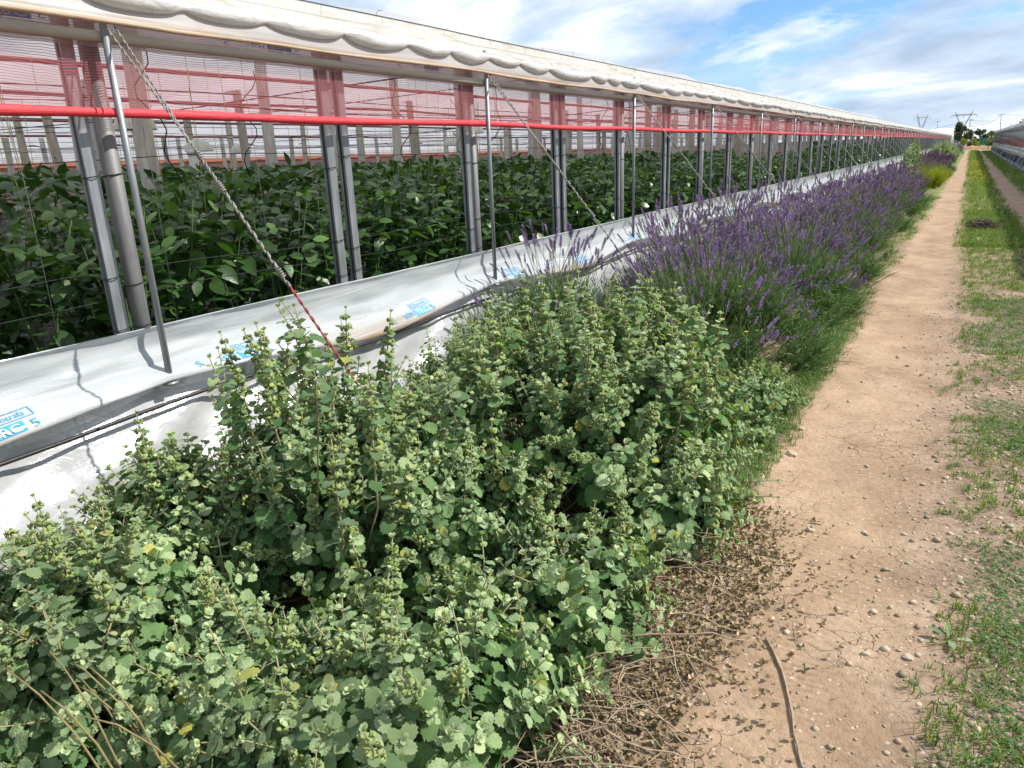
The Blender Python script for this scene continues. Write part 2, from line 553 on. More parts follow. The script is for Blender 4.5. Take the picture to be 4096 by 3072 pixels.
def make_ground():
    xs = np.concatenate([-np.geomspace(1800, 4.2, 26), np.arange(-4.0, -1.3, 0.10), np.arange(-1.3, 1.6, 0.026), np.arange(1.6, 4.0, 0.10), np.geomspace(4.2, 1800, 26)])
    ys = np.concatenate([np.linspace(-60, 0.2, 14), np.arange(0.3, 7, 0.026), np.arange(7, 16, 0.07), np.arange(16, 60, 0.4), np.geomspace(62, 4000, 40)])
    X, Y = np.meshgrid(xs, ys, indexing='ij')
    Z = gheight(X, Y)
    mb = MB()
    mb.add(np.c_[X.ravel(), Y.ravel(), Z.ravel()], grid_faces(len(xs), len(ys)))
    mt, t = newmat('ground_soil')
    tcn = t.n('ShaderNodeTexCoord')
    P = tcn.outputs['Object']
    se = t.n('ShaderNodeSeparateXYZ')
    t.l(P, se.inputs[0])
    wob = t.math('MULTIPLY', t.math('SUBTRACT', t.noise(P, 2.2, 5, 0.6), 0.5), 0.34)
    xw = t.math('ADD', se.outputs[0], wob)
    def band(c, hw, soft):
        d = t.math('ABSOLUTE', t.math('SUBTRACT', xw, c))
        mr = t.n('ShaderNodeMapRange')
        mr.inputs[1].default_value, mr.inputs[2].default_value = hw + soft, hw - soft
        t.l(d, mr.inputs[0])
        return mr.outputs[0]
    ruts = t.math('MAXIMUM', band(-0.36, 0.36, 0.10), band(1.22, 0.36, 0.10))
    mn = t.n('ShaderNodeMapRange')      # the shrubs' dead fringe lies over the rut edge near the start
    mn.inputs[1].default_value, mn.inputs[2].default_value = 3.4, 2.0
    t.l(se.outputs[1], mn.inputs[0])
    mx = t.n('ShaderNodeMapRange')
    mx.inputs[1].default_value, mx.inputs[2].default_value = -0.44, -0.60
    t.l(xw, mx.inputs[0])
    fringe = t.math('MULTIPLY', mn.outputs[0], mx.outputs[0])
    ruts = t.math('MULTIPLY', ruts, t.math('SUBTRACT', 1.0, fringe))
    n1 = t.noise(P, 3.0, 8, 0.62)
    n2 = t.noise(P, 38.0, 6, 0.65)
    rut_c = t.ramp(n1, [(0.30, (0.325, 0.225, 0.148)), (0.52, (0.40, 0.283, 0.19)), (0.72, (0.465, 0.345, 0.245))])
    rut_c = t.mix(1.0, rut_c, t.ramp(n2, [(0.28, (0.72, 0.70, 0.68)), (0.55, (1, 1, 1))]), 'MULTIPLY')
    soil_c = t.ramp(n1, [(0.30, (0.22, 0.155, 0.105)), (0.55, (0.34, 0.245, 0.175)), (0.75, (0.43, 0.33, 0.245))])
    soil_c = t.mix(1.0, soil_c, t.ramp(n2, [(0.30, (0.55, 0.53, 0.52)), (0.6, (1, 1, 1))]), 'MULTIPLY')
    c = t.mix(ruts, soil_c, rut_c)
    c = t.mix(1.0, c, t.ramp(t.noise(t.mapping(P, scale=(1.6, .7, 1)), 1.1, 6, 0.6), [(0.32, (0.80, 0.77, 0.75)), (0.58, (1, 1, 1))]), 'MULTIPLY')
    # embedded pebbles
    vo = t.n('ShaderNodeTexVoronoi')
    vo.inputs['Scale'].default_value = 46
    t.l(t.mapping(P, scale=(1, 1, 0.2)), vo.inputs['Vector'])
    peb = t.math('LESS_THAN', vo.outputs['Distance'], 0.26)
    sepc = t.n('ShaderNodeSeparateColor')
    t.l(vo.outputs['Color'], sepc.inputs[0])
    peb = t.math('MULTIPLY', peb, t.math('GREATER_THAN', sepc.outputs[0], 0.72))
    c = t.mix(t.math('MULTIPLY', peb, 0.8), c, t.ramp(sepc.outputs[1], [(0, (0.34, 0.27, 0.21)), (0.5, (0.56, 0.44, 0.34)), (1, (0.44, 0.41, 0.38))]))
    # fine drying cracks
    vc = t.n('ShaderNodeTexVoronoi', feature='DISTANCE_TO_EDGE')
    vc.inputs['Scale'].default_value = 7.5
    dist = t.n('ShaderNodeVectorMath', operation='ADD')
    nzc = t.n('ShaderNodeTexNoise')
    nzc.inputs['Scale'].default_value = 9
    nzc.inputs['Detail'].default_value = 5
    t.l(P, nzc.inputs['Vector'])
    sc = t.n('ShaderNodeVectorMath', operation='SCALE')
    sc.inputs['Scale'].default_value = 0.16
    t.l(nzc.outputs['Color'], sc.inputs[0])
    t.l(P, dist.inputs[0])
    t.l(sc.outputs[0], dist.inputs[1])
    t.l(dist.outputs[0], vc.inputs['Vector'])
    crack = t.ramp(vc.outputs['Distance'], [(0.0, (1, 1, 1)), (0.022, (0, 0, 0))])
    crack = t.math('MULTIPLY', t.math('MULTIPLY', crack, ruts), t.ramp(t.noise(P, 1.6, 3), [(0.48, (0, 0, 0)), (0.60, (1, 1, 1))]))
    c = t.mix(t.math('MULTIPLY', crack, 0.35), c, (0.14, 0.09, 0.06))
    # far verges are grass covered
    mr = t.n('ShaderNodeMapRange')
    mr.inputs[1].default_value, mr.inputs[2].default_value = 9, 30
    t.l(se.outputs[1], mr.inputs[0])
    green = t.math('MULTIPLY', t.math('MULTIPLY', mr.outputs[0], t.math('SUBTRACT', 1.0, ruts)), t.ramp(t.noise(P, 1.3, 5, 0.6), [(0.25, (0.35,) * 3), (0.6, (1, 1, 1))]))
    c = t.mix(t.math('MULTIPLY', green, 0.85), c, t.ramp(n2, [(0.3, (0.08, 0.135, 0.025)), (0.7, (0.16, 0.235, 0.045))]))
    b = t.n('ShaderNodeBsdfPrincipled')
    t.l(c, b.inputs['Base Color'])
    b.inputs['Roughness'].default_value = 0.95
    b.inputs['Specular IOR Level'].default_value = 0.15
    h = t.math('ADD', t.math('MULTIPLY', n2, 0.6), t.math('ADD', t.math('MULTIPLY', t.noise(P, 130, 5, 0.7), 0.35), t.math('MULTIPLY', peb, 0.22)))
    h = t.math('SUBTRACT', h, t.math('MULTIPLY', crack, 0.7))
    wv = t.n('ShaderNodeTexWave', wave_type='BANDS', bands_direction='Y')
    wv.inputs['Scale'].default_value = 11
    wv.inputs['Distortion'].default_value = 5
    wv.inputs['Detail'].default_value = 3
    t.l(P, wv.inputs['Vector'])
    tread = t.math('MULTIPLY', wv.outputs['Fac'], t.math('MULTIPLY', band(-0.30, 0.10, 0.06), t.ramp(t.noise(P, .9, 3), [(0.45, (0, 0, 0)), (0.6, (1, 1, 1))])))
    h = t.math('ADD', h, t.math('MULTIPLY', tread, 0.35))
    bn = t.n('ShaderNodeBump')
    bn.inputs['Strength'].default_value = 0.75
    bn.inputs['Distance'].default_value = 0.014
    t.l(h, bn.inputs['Height'])
    t.l(bn.outputs[0], b.inputs['Normal'])
    finish(t, b.outputs[0])
    o = link('ground', mb.mesh('ground', [mt]))
    tag(o, 'sandy farm track with two wheel ruts and a green strip between', kind='structure')
    return o


make_ground()

# ------------------------------------------------------------------ the pepper greenhouse
Y1, STEP, NP_ = 2.055, 3.0, 54
YE = Y1 + STEP * (NP_ - 1)
poleY = [Y1 + STEP * i for i in range(NP_)]
GH = thing('greenhouse', 'long plastic greenhouse with red netting and pepper crop beside the lavender border', 'greenhouse', (-3.24, 0, 0))
GO = Vector((-3.24, 0, 0))


def gpart(name, mb_or_mesh, mats=None, parent=None, loc=(0, 0, 0), smooth=True, label=None):
    """a part of the greenhouse; geometry in world coordinates"""
    me = mb_or_mesh.mesh(name, mats, smooth) if isinstance(mb_or_mesh, MB) else mb_or_mesh
    o = link(name, me, parent or GH)
    o.location = Vector(loc) - (GO if parent is None else Vector((0, 0, 0)))
    if label:
        o['label'] = label
    return o


def ysamples(y0, y1, near=0.06):
    out, y = [], y0
    while y < y1:
        out.append(y)
        y += near if y < 14 else (0.15 if y < 35 else 0.5)
    out.append(y1)
    return np.array(out)


def polephase(y):
    """0 at a pole, 1 midway"""
    return 0.5 - 0.5 * np.cos(2 * np.pi * (y - Y1) / STEP)


# outer poles
for i, y in enumerate(poleY):
    mb = MB()
    lean = random.uniform(-.008, .008)
    top = 2.335 if i else 2.20
    zb = 0.575 + random.uniform(-.02, .02)
    add_tube(mb, [(0, 0, zb), (lean * .4, 0, 1.4), (lean, lean, top)], 0.0155, 12 if i < 8 else 6)
    if i < 8:
        v, f = box(-.026, .026, -.026, .026, zb - .006, zb + .010)
        mb.add(v, f)
    gpart('support_pole', mb, [M['zinc']], loc=(-3.235, y, 0))


# posts in pairs: channel + tube at the poles, two channels between
def channel_mesh():
    mb = MB()
    a, s = 0.027, 0.010
    prof = [(-a, -a), (a, -a), (a, a), (-a, a), (-a, s), (-a + .030, s), (-a + .030, -s), (-a, -s)]
    # slot opens towards -y after the swap below
    prof = [(q, p) for p, q in prof]
    n = len(prof)
    V = [(x, y, z) for z in (0, 2.40) for x, y in prof]
    F = [(k, (k + 1) % n, n + (k + 1) % n, n + k) for k in range(n)]
    mb.add(V, F)
    mb.add([(-s + .001, -a + .010, 0), (s - .001, -a + .010, 0), (s - .001, -a + .010, 2.40), (-s + .001, -a + .010, 2.40)], [(0, 1, 2, 3)], 1)
    return mb.mesh('channel_post', [M['zinc'], M['slot']], False)


def roundpost_mesh():
    mb = MB()
    add_tube(mb, [(0, 0, 0), (0, 0, 2.40)], 0.041, 20)
    return mb.mesh('tube_post', [M['zinc_dark']])


def tie_mesh(r):
    mb = MB()
    a = np.linspace(0, 2 * np.pi, 14)
    add_tube(mb, np.c_[np.cos(a) * r, np.sin(a) * r, 0.006 * np.sin(a * 1.0)], 0.0028, 5)
    return mb.mesh('wire_tie', [M['black']])


CH, RP = channel_mesh(), roundpost_mesh()
TIE_S, TIE_R = tie_mesh(0.040), tie_mesh(0.045)
k = 0
y = 1.95 - 1.5
while y < YE:
    even = (k % 2 == 1)
    for j, (me, dy) in enumerate(((CH, 0.0), (RP if even else CH, 0.115 if even else 0.14))):
        o = gpart('post', me, loc=(-3.385 - (0.016 if me is RP else 0), y + dy, gz(y) - 0.02))
        o.rotation_euler = (random.uniform(-.004, .004), random.uniform(-.004, .004), random.uniform(-.12, .12))
        if y < 16:
            for zt in (1.12, 0.92, 1.62):
                link('wire_tie', TIE_R if me is RP else TIE_S, o, loc=(0, 0, zt + random.uniform(-.04, .04)))
    y += 1.5
    k += 1

# bottom rain trough of white film
def skirt_surface(y, s, off=0.0):
    """s 0 top hem .. 1 bottom; returns xyz; off pushes outwards"""
    y = np.asarray(y, float)
    s = np.asarray(s, float)
    ph = polephase(y)
    wv = (vnoise(y * 1.1, y * 0 + 3.3, 11) - .5)
    w2 = (vnoise(y * 4.3, s * 3 + 1.7, 12) - .35)
    zt = 0.835 + 0.012 * wv
    zb = 0.565 - 0.09 * ph ** 1.3 + 0.03 * wv
    key_s = [0, .04, .10, .35, .6, .8, .92, 1.0]
    X = np.interp(s, key_s, [-3.310, -3.288, -3.312, -3.330, -3.300, -3.185, -3.172, -3.225])
    Zf = np.interp(s, key_s, [1.0, 1.03, .95, .62, .33, .14, .03, 0.0])
    X = X + 0.035 * (ph - .4) * np.clip((s - .4) / .5, 0, 1) + 0.03 * w2 * np.sin(np.pi * s) + .016 * (vnoise(y * 7 + s * 9, s * 5, 13) - .5) * np.sin(np.pi * s) + .012 * (vnoise(y * 2.2 - s * 6, s * 2, 14) - .5) + 0.02 * wv * s
    # pulled in by the poles
    pin = np.exp(-(((y - Y1 + STEP / 2) % STEP - STEP / 2) / 0.16) ** 2)
    X = X - 0.03 * pin * np.clip((s - .55) / .3, 0, 1)
    Z = zb + (zt - zb) * Zf
    return np.stack([X + off, y + np.zeros_like(s), Z + off * 0.5], -1)


ys = ysamples(-3.0, YE)
ss = np.concatenate([[0, .02, .04, .07], np.linspace(.1, 1, 22)])
YY, SS = np.meshgrid(ys, ss, indexing='ij')
mb = MB()
mb.add(skirt_surface(YY, SS).reshape(-1, 3), grid_faces(len(ys), len(ss)))
SKIRT = gpart('rain_trough', mb, [M['skirt']])
SKIRT.location = -GO
# lower wall sheet down to the soil
tt = np.linspace(0, 1, 26)
YY, TT = np.meshgrid(ys, tt, indexing='ij')
wr = (vnoise(YY * 2.1 + TT * 1.5, TT * 3, 21) - .5) * .09 + (vnoise(YY * 5.5 + TT * 4, TT * 6, 22) - .5) * .06
fold = np.sin(YY * 6.3 + 5 * vnoise(YY * .9, TT * 1.2, 23)) * .012
X = -3.315 + 0.25 * TT ** 1.1 + (wr + fold) * np.sin(np.pi * np.clip(TT * .9 + .05, 0, 1))
Z = 0.61 * (1 - TT) + gheight(X, YY) * TT - 0.02 * TT
mb = MB()
mb.add(np.c_[X.ravel(), YY.ravel(), Z.ravel()], grid_faces(len(ys), len(tt)))
gpart('lower_sheet', mb, [M['lower']]).location = -GO
# black irrigation hose in the gap
yh = np.arange(-3, YE, 0.25)
mb = MB()
add_tube(mb, np.c_[-3.195 + .012 * np.sin(yh * 2.1), yh, 0.478 - 0.02 * polephase(yh) + .008 * np.sin(yh * 3.3)], 0.010, 7)
gpart('irrigation_hose', mb, [M['black']]).location = -GO


# upper wall: red net, roll, beige pipe, side film, flap, tied film roll, eave sheet, roof
def sheet(xf_, zf_, y0, y1, nt, name, mt, near=0.08):
    ysx = ysamples(y0, y1, near)
    t_ = np.linspace(0, 1, nt)
    YY, TT = np.meshgrid(ysx, t_, indexing='ij')
    mb = MB()
    mb.add(np.stack([xf_(YY, TT), YY, zf_(YY, TT)], -1).reshape(-1, 3), grid_faces(len(ysx), nt))
    o = gpart(name, mb, [mt])
    o.location = -GO
    return o


zroll = lambda y: 1.812 + 0.010 * (vnoise(y * .45, y * 0, 31) - .5) - 0.010 * polephase(y)
for xn, yn in ((-3.304, -3), (-3.312, 11.5), (-3.320, 24)):      # extra net layers added further along to strengthen the distant red
    sheet(lambda y, t: xn + .006 * (vnoise(y * 2, t * 3, 32) - .5), lambda y, t: zroll(y) + (2.27 - zroll(y)) * t, yn, YE, 6, 'red_net', M['rednet'])
yr = ysamples(-3, YE, 0.05)
mb = MB()
rr = 0.0215 + .004 * (vnoise(yr * 3.2, yr * 0, 33) - .5)
add_tube(mb, np.c_[np.full(len(yr), -3.262), yr, zroll(yr)], rr, 14)
gpart('net_roll', mb, [M['redroll']], label='bright red rolled-up hem of the netting').location = -GO
mb = MB()
yp = np.arange(-3, YE, 0.75)
add_tube(mb, np.c_[np.full(len(yp), -3.270), yp, 2.118 + .004 * np.sin(yp * .9)], 0.024, 14)
gpart('beige_pipe', mb, [M['pvc']]).location = -GO
SIDE = sheet(lambda y, t: -3.337 + .008 * (vnoise(y * 1.5, t * 2, 34) - .5), lambda y, t: 2.09 + .30 * t, -3, YE, 5, 'side_film', M['sidefilm'])
flapb = lambda y: 2.172 - .016 * polephase(y) + .018 * (vnoise(y * 1.3, y * 0, 35) - .5)
sheet(lambda y, t: -3.20 + .03 * (vnoise(y * 1.4, t * 2, 36) - .5) * (1 - t) + .012 * np.sin(np.clip(.18 - t, 0, 1) * 17) - 0.03 * t,
      lambda y, t: flapb(y) + (2.29 - flapb(y)) * t, -3, YE, 9, 'wind_flap', M['flap'], 0.06)
yh = ysamples(-3, YE, 0.06)
mb = MB()
add_tube(mb, np.c_[-3.196 + .02 * (vnoise(yh * 1.4, yh * 0, 36) - .5), yh, flapb(yh) + .004], 0.0105 + .006 * (vnoise(yh * 2.3, yh * 0, 44) - .5), 8)
gpart('flap_hem', mb, [M['hem']]).location = -GO
# tied roll with pinches
pins = [1.2, 1.95, 2.45, 2.93, 3.51, 4.12, 4.59, 5.09, 5.55, 6.05, 6.92, 7.3, 7.65, 8.18]
while pins[-1] < YE:
    pins.append(pins[-1] + random.uniform(.35, 1.0))
pins = np.array([-3.0, -2.2, -1.5, -.7, 0.1, .7] + pins)
yr = ysamples(-3, YE, 0.03)
gapd = np.abs(yr[:, None] - pins[None, :]).min(1)
puff = 1 - np.exp(-(gapd / 0.07) ** 1.2) * 0.78
rr = 0.040 * puff * (1 + .55 * (vnoise(yr * 1.9, yr * 0, 37) - .5))
zc_ = 2.283 - .026 * np.clip(gapd / .25, 0, 1) * vnoise(yr * 1.1, yr * 0, 45) + .02 * (vnoise(yr * .8, yr * 0, 38) - .5)
mb = MB()
V, F, T_ = tube(np.c_[np.full(len(yr), -3.215), yr, zc_], rr, 16)
ring = np.arange(len(yr) * 16) % 16
crease = 1 + .10 * np.sin(ring * 2 * np.pi / 16 * 5) * np.exp(-(np.repeat(gapd, 16) / .12) ** 2)
V[:len(yr) * 16, 0] = -3.215 + (V[:len(yr) * 16, 0] + 3.215) * crease
mb.add(V, F)
gpart('tied_film_roll', mb, [M['roll_film']]).location = -GO
ewz = lambda y: 2.455 + .0003 * y + .012 * (vnoise(y * .9, y * 0, 39) - .5)
sheet(lambda y, t: -3.225 - 0.16 * t + .022 * (vnoise(y * 2.2, t * 2.5, 40) - .5) * np.sin(np.pi * t) - .02 * np.sin(np.pi * t),
      lambda y, t: 2.295 + (ewz(y) - 2.295) * t, -3, YE, 10, 'eave_sheet', M['eave'], 0.05)
yw = ysamples(-3, YE, 0.3)
mb = MB()
add_tube(mb, np.c_[np.full(len(yw), -3.382), yw, ewz(yw) + .004], 0.0032, 5)
gpart('eave_wire', mb, [M['slot']]).location = -GO
for i in range(40):      # loose wire ends sticking up along the eave
    y = 1.6 + i * 0.78 + random.uniform(-.25, .25)
    mb = MB()
    a, l_ = random.uniform(-.5, 1.2), random.uniform(.04, .10)
    add_tube(mb, [(0, 0, 0), (-.01, l_ * .4 * a, l_ * .5), (-.015, l_ * a, l_ * .6)], 0.0016, 4)
    gpart('wire_end', mb, [M['slot']], loc=(-3.382, y, float(ewz(np.array(y)))))


def roofz(x, y):
    d = -3.38 - x
    ridge = np.clip(1 - np.abs(((y - Y1 + .25 + STEP / 2) % STEP) - STEP / 2) / .42, 0, 1)
    span = np.abs(((d) % 8.0) / 4.0 - 1)         # gables running along the house
    return 2.465 + 0.0003 * y + 0.75 * (1 - span) * np.clip(d / .5, 0, 1) + ridge * np.clip(d / .18, 0, 1) * 0.10 - .02 * np.clip(d / .2, 0, 1) * (1 - ridge)


xs = np.concatenate([[-3.385, -3.42, -3.5, -3.57, -3.7], np.arange(-4, -44, -0.8)])
ysx = ysamples(-14, YE, 0.14)
XX, YY = np.meshgrid(xs, ysx, indexing='ij')
mb = MB()
mb.add(np.c_[XX.ravel(), YY.ravel(), roofz(XX, YY).ravel()], grid_faces(len(xs), len(ysx)))
gpart('roof_film', mb, [M['roof']]).location = -GO
# far walls of the house
mb = MB()
for z0, z1, mi in ((-.4, 2.02, 0), (2.02, 2.36, 1), (2.36, 4.0, 2)):
    mb.add([(-43.5, -14, z0), (-43.5, YE, z0), (-43.5, YE, z1), (-43.5, -14, z1)], [(0, 1, 2, 3)], mi)
gpart('far_wall', mb, [M['pink'], M['brick'], M['grey_wall']], smooth=False).location = -GO
for yy in (-14.0, YE):
    mb = MB()
    for z0, z1, mi in ((-1.6, 1.3, 0), (1.3, 2.44, 1)):
        mb.add([(-43.5, yy, z0), (-3.45, yy, z0), (-3.45, yy, z1), (-43.5, yy, z1)], [(0, 1, 2, 3)], mi)
    gpart('end_wall', mb, [M['pink'], M['grey_wall']], smooth=False).location = -GO
mb = MB()
xsi, ysi = np.linspace(-43, -3.4, 24), np.linspace(-13, YE, 60)
XX, YY = np.meshgrid(xsi, ysi, indexing='ij')
mb.add(np.c_[XX.ravel(), YY.ravel(), (gheight(XX, YY) + 0.025).ravel()], grid_faces(24, 60))
tag(link('soil', mb.mesh('soil', [M['soil_in']])), 'brown bare soil bed under the pepper plants', kind='structure')

# wooden interior posts
WP = []
for q in range(5):
    mb = MB()
    zz = np.linspace(0, 2.9, 9)
    rs = np.random.default_rng(50 + q)
    add_tube(mb, np.c_[np.cumsum(rs.normal(0, .006, 9)), np.cumsum(rs.normal(0, .006, 9)), zz], np.linspace(.085, .066, 9) * (1 + rs.normal(0, .05, 9)), 10)
    if q % 2:
        add_tube(mb, [(0.03, 0.02, 1.9), (0.10, 0.03, 1.95)], [.02, .012], 6)
    WP.append(mb.mesh('wooden_post', [M['wood_pale'] if q % 3 else M['wood']]))
npost = 0
for ix, xw_ in enumerate([-5.6, -7.6, -9.8, -12.4, -15.6, -19.5, -24, -30]):
    for iy in range(34):
        y = -1.0 + iy * 2.25 + (ix % 2) * 1.05 + random.uniform(-.25, .25)
        if ix > 3 and iy % 2:
            y += random.uniform(-.6, .6)
        if y / -xw_ < 0.25 or npost >= 200:
            continue
        o = gpart('wooden_post', random.choice(WP), loc=(xw_ + random.uniform(-.15, .15), y, gz(y)))
        o.rotation_euler = (random.uniform(-.03, .03), random.uniform(-.03, .03), random.uniform(0, 6))
        npost += 1
# rolled red nets and dark wires under the roof
for xr, zr_ in ((-5.6, 2.33), (-8.2, 2.36), (-12.5, 2.42), (-18.5, 2.47), (-27, 2.6)):
    yr = np.arange(-6, 110, 0.9)
    mb = MB()
    add_tube(mb, np.c_[np.full(len(yr), xr), yr, zr_ + .05 * (vnoise(yr * .5, yr * 0 + xr, 41) - .5)], 0.014 + 0.0007 * (-xr), 7)
    gpart('hanging_net_roll', mb, [M['dusty_net']]).location = -GO
for j in range(17):
    xr = -4.3 - j * 1.25 - random.uniform(0, .3)
    zr_ = random.choice([1.98, 2.08, 2.2, 2.3, 2.36])
    yr = np.arange(-6, 90, 1.5)
    mb = MB()
    add_tube(mb, np.c_[np.full(len(yr), xr), yr, zr_ + .06 * (vnoise(yr * .4 + j, yr * 0 + j, 42) - .5)], 0.0045, 4)
    gpart('training_wire', mb, [M['slot']]).location = -GO
for j in range(20):
    y = -1 + j * 2.8
    mb = MB()
    z0 = random.uniform(2.15, 2.42)
    add_tube(mb, [(-3.5, y, z0), (-8, y + .2, z0 - .08 + random.uniform(-.1, .1)), (-14, y, z0), (-26, y + .3, z0 + .1)], 0.005, 4)
    gpart('cross_wire', mb, [M['slot']]).location = -GO
for zt in (0.98, 1.10, 1.62):      # thin plant wires along the posts
    mb = MB()
    yr = np.arange(-2, 60, 0.75)
    add_tube(mb, np.c_[np.full(len(yr), -3.42), yr, zt + .02 * np.sin(yr * 2.1 + zt * 9)], 0.002, 4)
    gpart('plant_wire', mb, [M['slot']]).location = -GO
for j in range(46):                # vertical hanging wires at the wall
    y = 0.35 + j * .62 + random.uniform(-.06, .06)
    mb = MB()
    add_tube(mb, [(0, 0, 0.82), (.004, .006, 1.5), (-.02, 0, 2.45)], 0.0016, 4)
    gpart('hanging_wire', mb, [M['zinc_dark']], loc=(-3.335, y, 0))
for j in range(90):                # yellow raffia strings that carry the plants
    xs_ = -3.9 - abs(random.gauss(0, 4.0))
    y = random.uniform(0.3, 3.6) * (-xs_) / 2.2
    mb = MB()
    dx, dy = random.uniform(-.06, .06), random.uniform(-.08, .08)
    add_tube(mb, [(0, 0, 1.15), (dx * .4, dy * .6, 1.7), (dx, dy, 2.34)], 0.0020 if xs_ > -6 else .003, 4)
    gpart('raffia_string', mb, [M['twine']], loc=(xs_, y, 0))
for j in range(9):                # curled black drip tubes hanging
    xs_ = random.uniform(-5.5, -4.0)
    y = 1.5 + j * 1.25
    mb = MB()
    tq = np.linspace(0, 1, 14)
    add_tube(mb, np.c_[.05 * np.sin(tq * 9 + j), .14 * (tq - .5) * (1 if j % 2 else -1) + .05 * np.sin(tq * 14), 2.25 - .75 * tq], 0.004, 5)
    gpart('drip_tube', mb, [M['slot']], loc=(xs_, y, 0))

# guy cables with wrapped clamps
def helix(p0, p1, r, turns, n):
    p0, p1 = np.array(p0), np.array(p1)
    d = (p1 - p0) / np.linalg.norm(p1 - p0)
    a = np.cross(d, [0, 1, 0]); a /= np.linalg.norm(a)
    b = np.cross(d, a)
    t_ = np.linspace(0, 1, n)
    an = t_ * turns * 2 * np.pi
    return p0 + (p1 - p0) * t_[:, None] + r * (np.cos(an)[:, None] * a + np.sin(an)[:, None] * b)


for i, y in enumerate(poleY):
    slope = 1.22
    top_ = np.array((-3.215, y + .01, 2.165))
    g = gz(y)
    endx = -3.215 + (2.165 - g - .02) / slope
    end_ = np.array((endx, y + .03, g + .02))
    d = end_ - top_
    mb = MB()
    if i < 6:
        join = top_ + d * .235
        for off in (-.022, .022):
            for k_ in range(3):
                add_tube(mb, helix(top_ + (0, off, 0), join, .0030, 9, 70) if k_ == 0 else helix(top_ + (0, off, 0), join, -.0030 if k_ == 1 else .0022, 9, 70), .0027, 5)
        for k_ in range(4):
            hp = helix(join, top_ + d * .50, .0046 * (1 if k_ < 2 else -1), 14 + k_ * .25, 150)
            add_tube(mb, hp, .0031, 5)
        for k_ in range(2):
            add_tube(mb, helix(top_ + d * .50, end_, .0034 * (1 if k_ else -1), 16, 130), .0033, 5, 1 if i == 0 else 0)
    else:
        add_tube(mb, [top_, top_ + d * .5, end_], 0.0068 if i < 25 else .010, 5)
    o = gpart('guy_cable', mb, [M['cable'], M['cable_red']])
    o.location = -GO
    if i < 14:
        for fr in (.255, .315, .475):
            mc = MB()
            c0 = top_ + d * (fr - .009)
            c1 = top_ + d * (fr + .009)
            add_tube(mc, helix(c0, c1, .0095, 4.5, 60), .0036, 6)
            link('wire_clamp', mc.mesh('wire_clamp', [M['cable']]), o)


# printing on the films
def text_mesh(txt, size):
    cu = bpy.data.curves.new('print', 'FONT')
    cu.body = txt
    cu.size = size
    ob = bpy.data.objects.new('print', cu)
    COL.objects.link(ob)
    bpy.context.view_layer.update()
    me = bpy.data.meshes.new_from_object(ob.evaluated_get(bpy.context.evaluated_depsgraph_get()))
    V = np.array([v.co[:] for v in me.vertices])
    F = [tuple(p.vertices) for p in me.polygons]
    bpy.data.objects.remove(ob)
    bpy.data.curves.remove(cu)
    bpy.data.meshes.remove(me)
    return V[:, :2], F


def rect(x0, x1, y0, y1, n=6):
    xs = np.linspace(x0, x1, n)
    V = np.array([(x, y) for x in xs for y in (y0, y1)])
    F = [(2 * i, 2 * i + 2, 2 * i + 3, 2 * i + 1) for i in range(n - 1)]
    return V, F


def outline(x0, x1, y0, y1, t):
    out = []
    for a in (rect(x0, x1, y0, y0 + t), rect(x0, x1, y1 - t, y1), rect(x0, x0 + t, y0 + t, y1 - t, 2), rect(x1 - t, x1, y0 + t, y1 - t, 2)):
        out.append(a)
    return out


def stamp(digits):
    """list of (verts2d, faces, material index, layer)"""
    it = []
    def tx(s, size, x, y, mi=0, layer=0, sx=1.0):
        V, F = text_mesh(s, size)
        it.append((V * (sx, 1) + (x, y), F, mi, layer))
    tx('S', .075, 0, .005)
    tx(digits, .062, .125, .008, sx=.8)
    for r in outline(.262, .310, .062, .118, .004):
        it.append((*r, 0, 0))
    tx('S', .05, .272, .072, sx=1.1)
    for r in outline(.322, .470, .062, .118, .004):
        it.append((*r, 0, 0))
    tx('sotrafa', .046, .330, .075, sx=.86)
    it.append((*rect(.255, .408, -.022, .050), 0, 0))
    tx('TRC', .074, .268, -.010, 1, 1, .88)
    tx('5', .082, .425, -.018, 0, 0, 1.0)
    return it


def put_stamp(items, fn, parent, flip):
    mb_v, mb_f, mb_m = [], [], []
    n = 0
    for V, F, mi, layer in items:
        v = V.copy()
        if flip:
            v[:, 1] = -v[:, 1]
        P = fn(v, .0022 + .0012 * layer)
        mb_v.append(P)
        mb_f += [tuple(np.array(f) + n) for f in F]
        mb_m += [mi] * len(F)
        n += len(P)
    me = bpy.data.meshes.new('print')
    me.from_pydata(np.concatenate(mb_v).tolist(), [], [tuple(int(q) for q in f) for f in mb_f])
    me.polygons.foreach_set('material_index', mb_m)
    me.materials.append(M['blue'])
    me.materials.append(M['printwhite'])
    o = link('print', me, parent)
    return o


st_up, st_low = stamp('246M'), stamp('247M')
for k in range(14):
    y0 = 2.74 + 1.3875 * (k - 1)
    put_stamp(st_up, lambda v, off: np.c_[np.full(len(v), -3.337 + .007 + off), y0 + v[:, 0] * 1.12, 2.199 + v[:, 1] * .62], SIDE, True)
for y0 in [1.28 - .33, 2.20, 3.68, 5.03, 6.33, 7.75, 9.17, 10.5, 11.85, 13.2]:
    def fn(v, off):
        s = .80 - (v[:, 1]) * 1.55
        return skirt_surface(y0 + v[:, 0], np.clip(s, 0, 1), off + .002)
    put_stamp(st_low, fn, SKIRT, False)

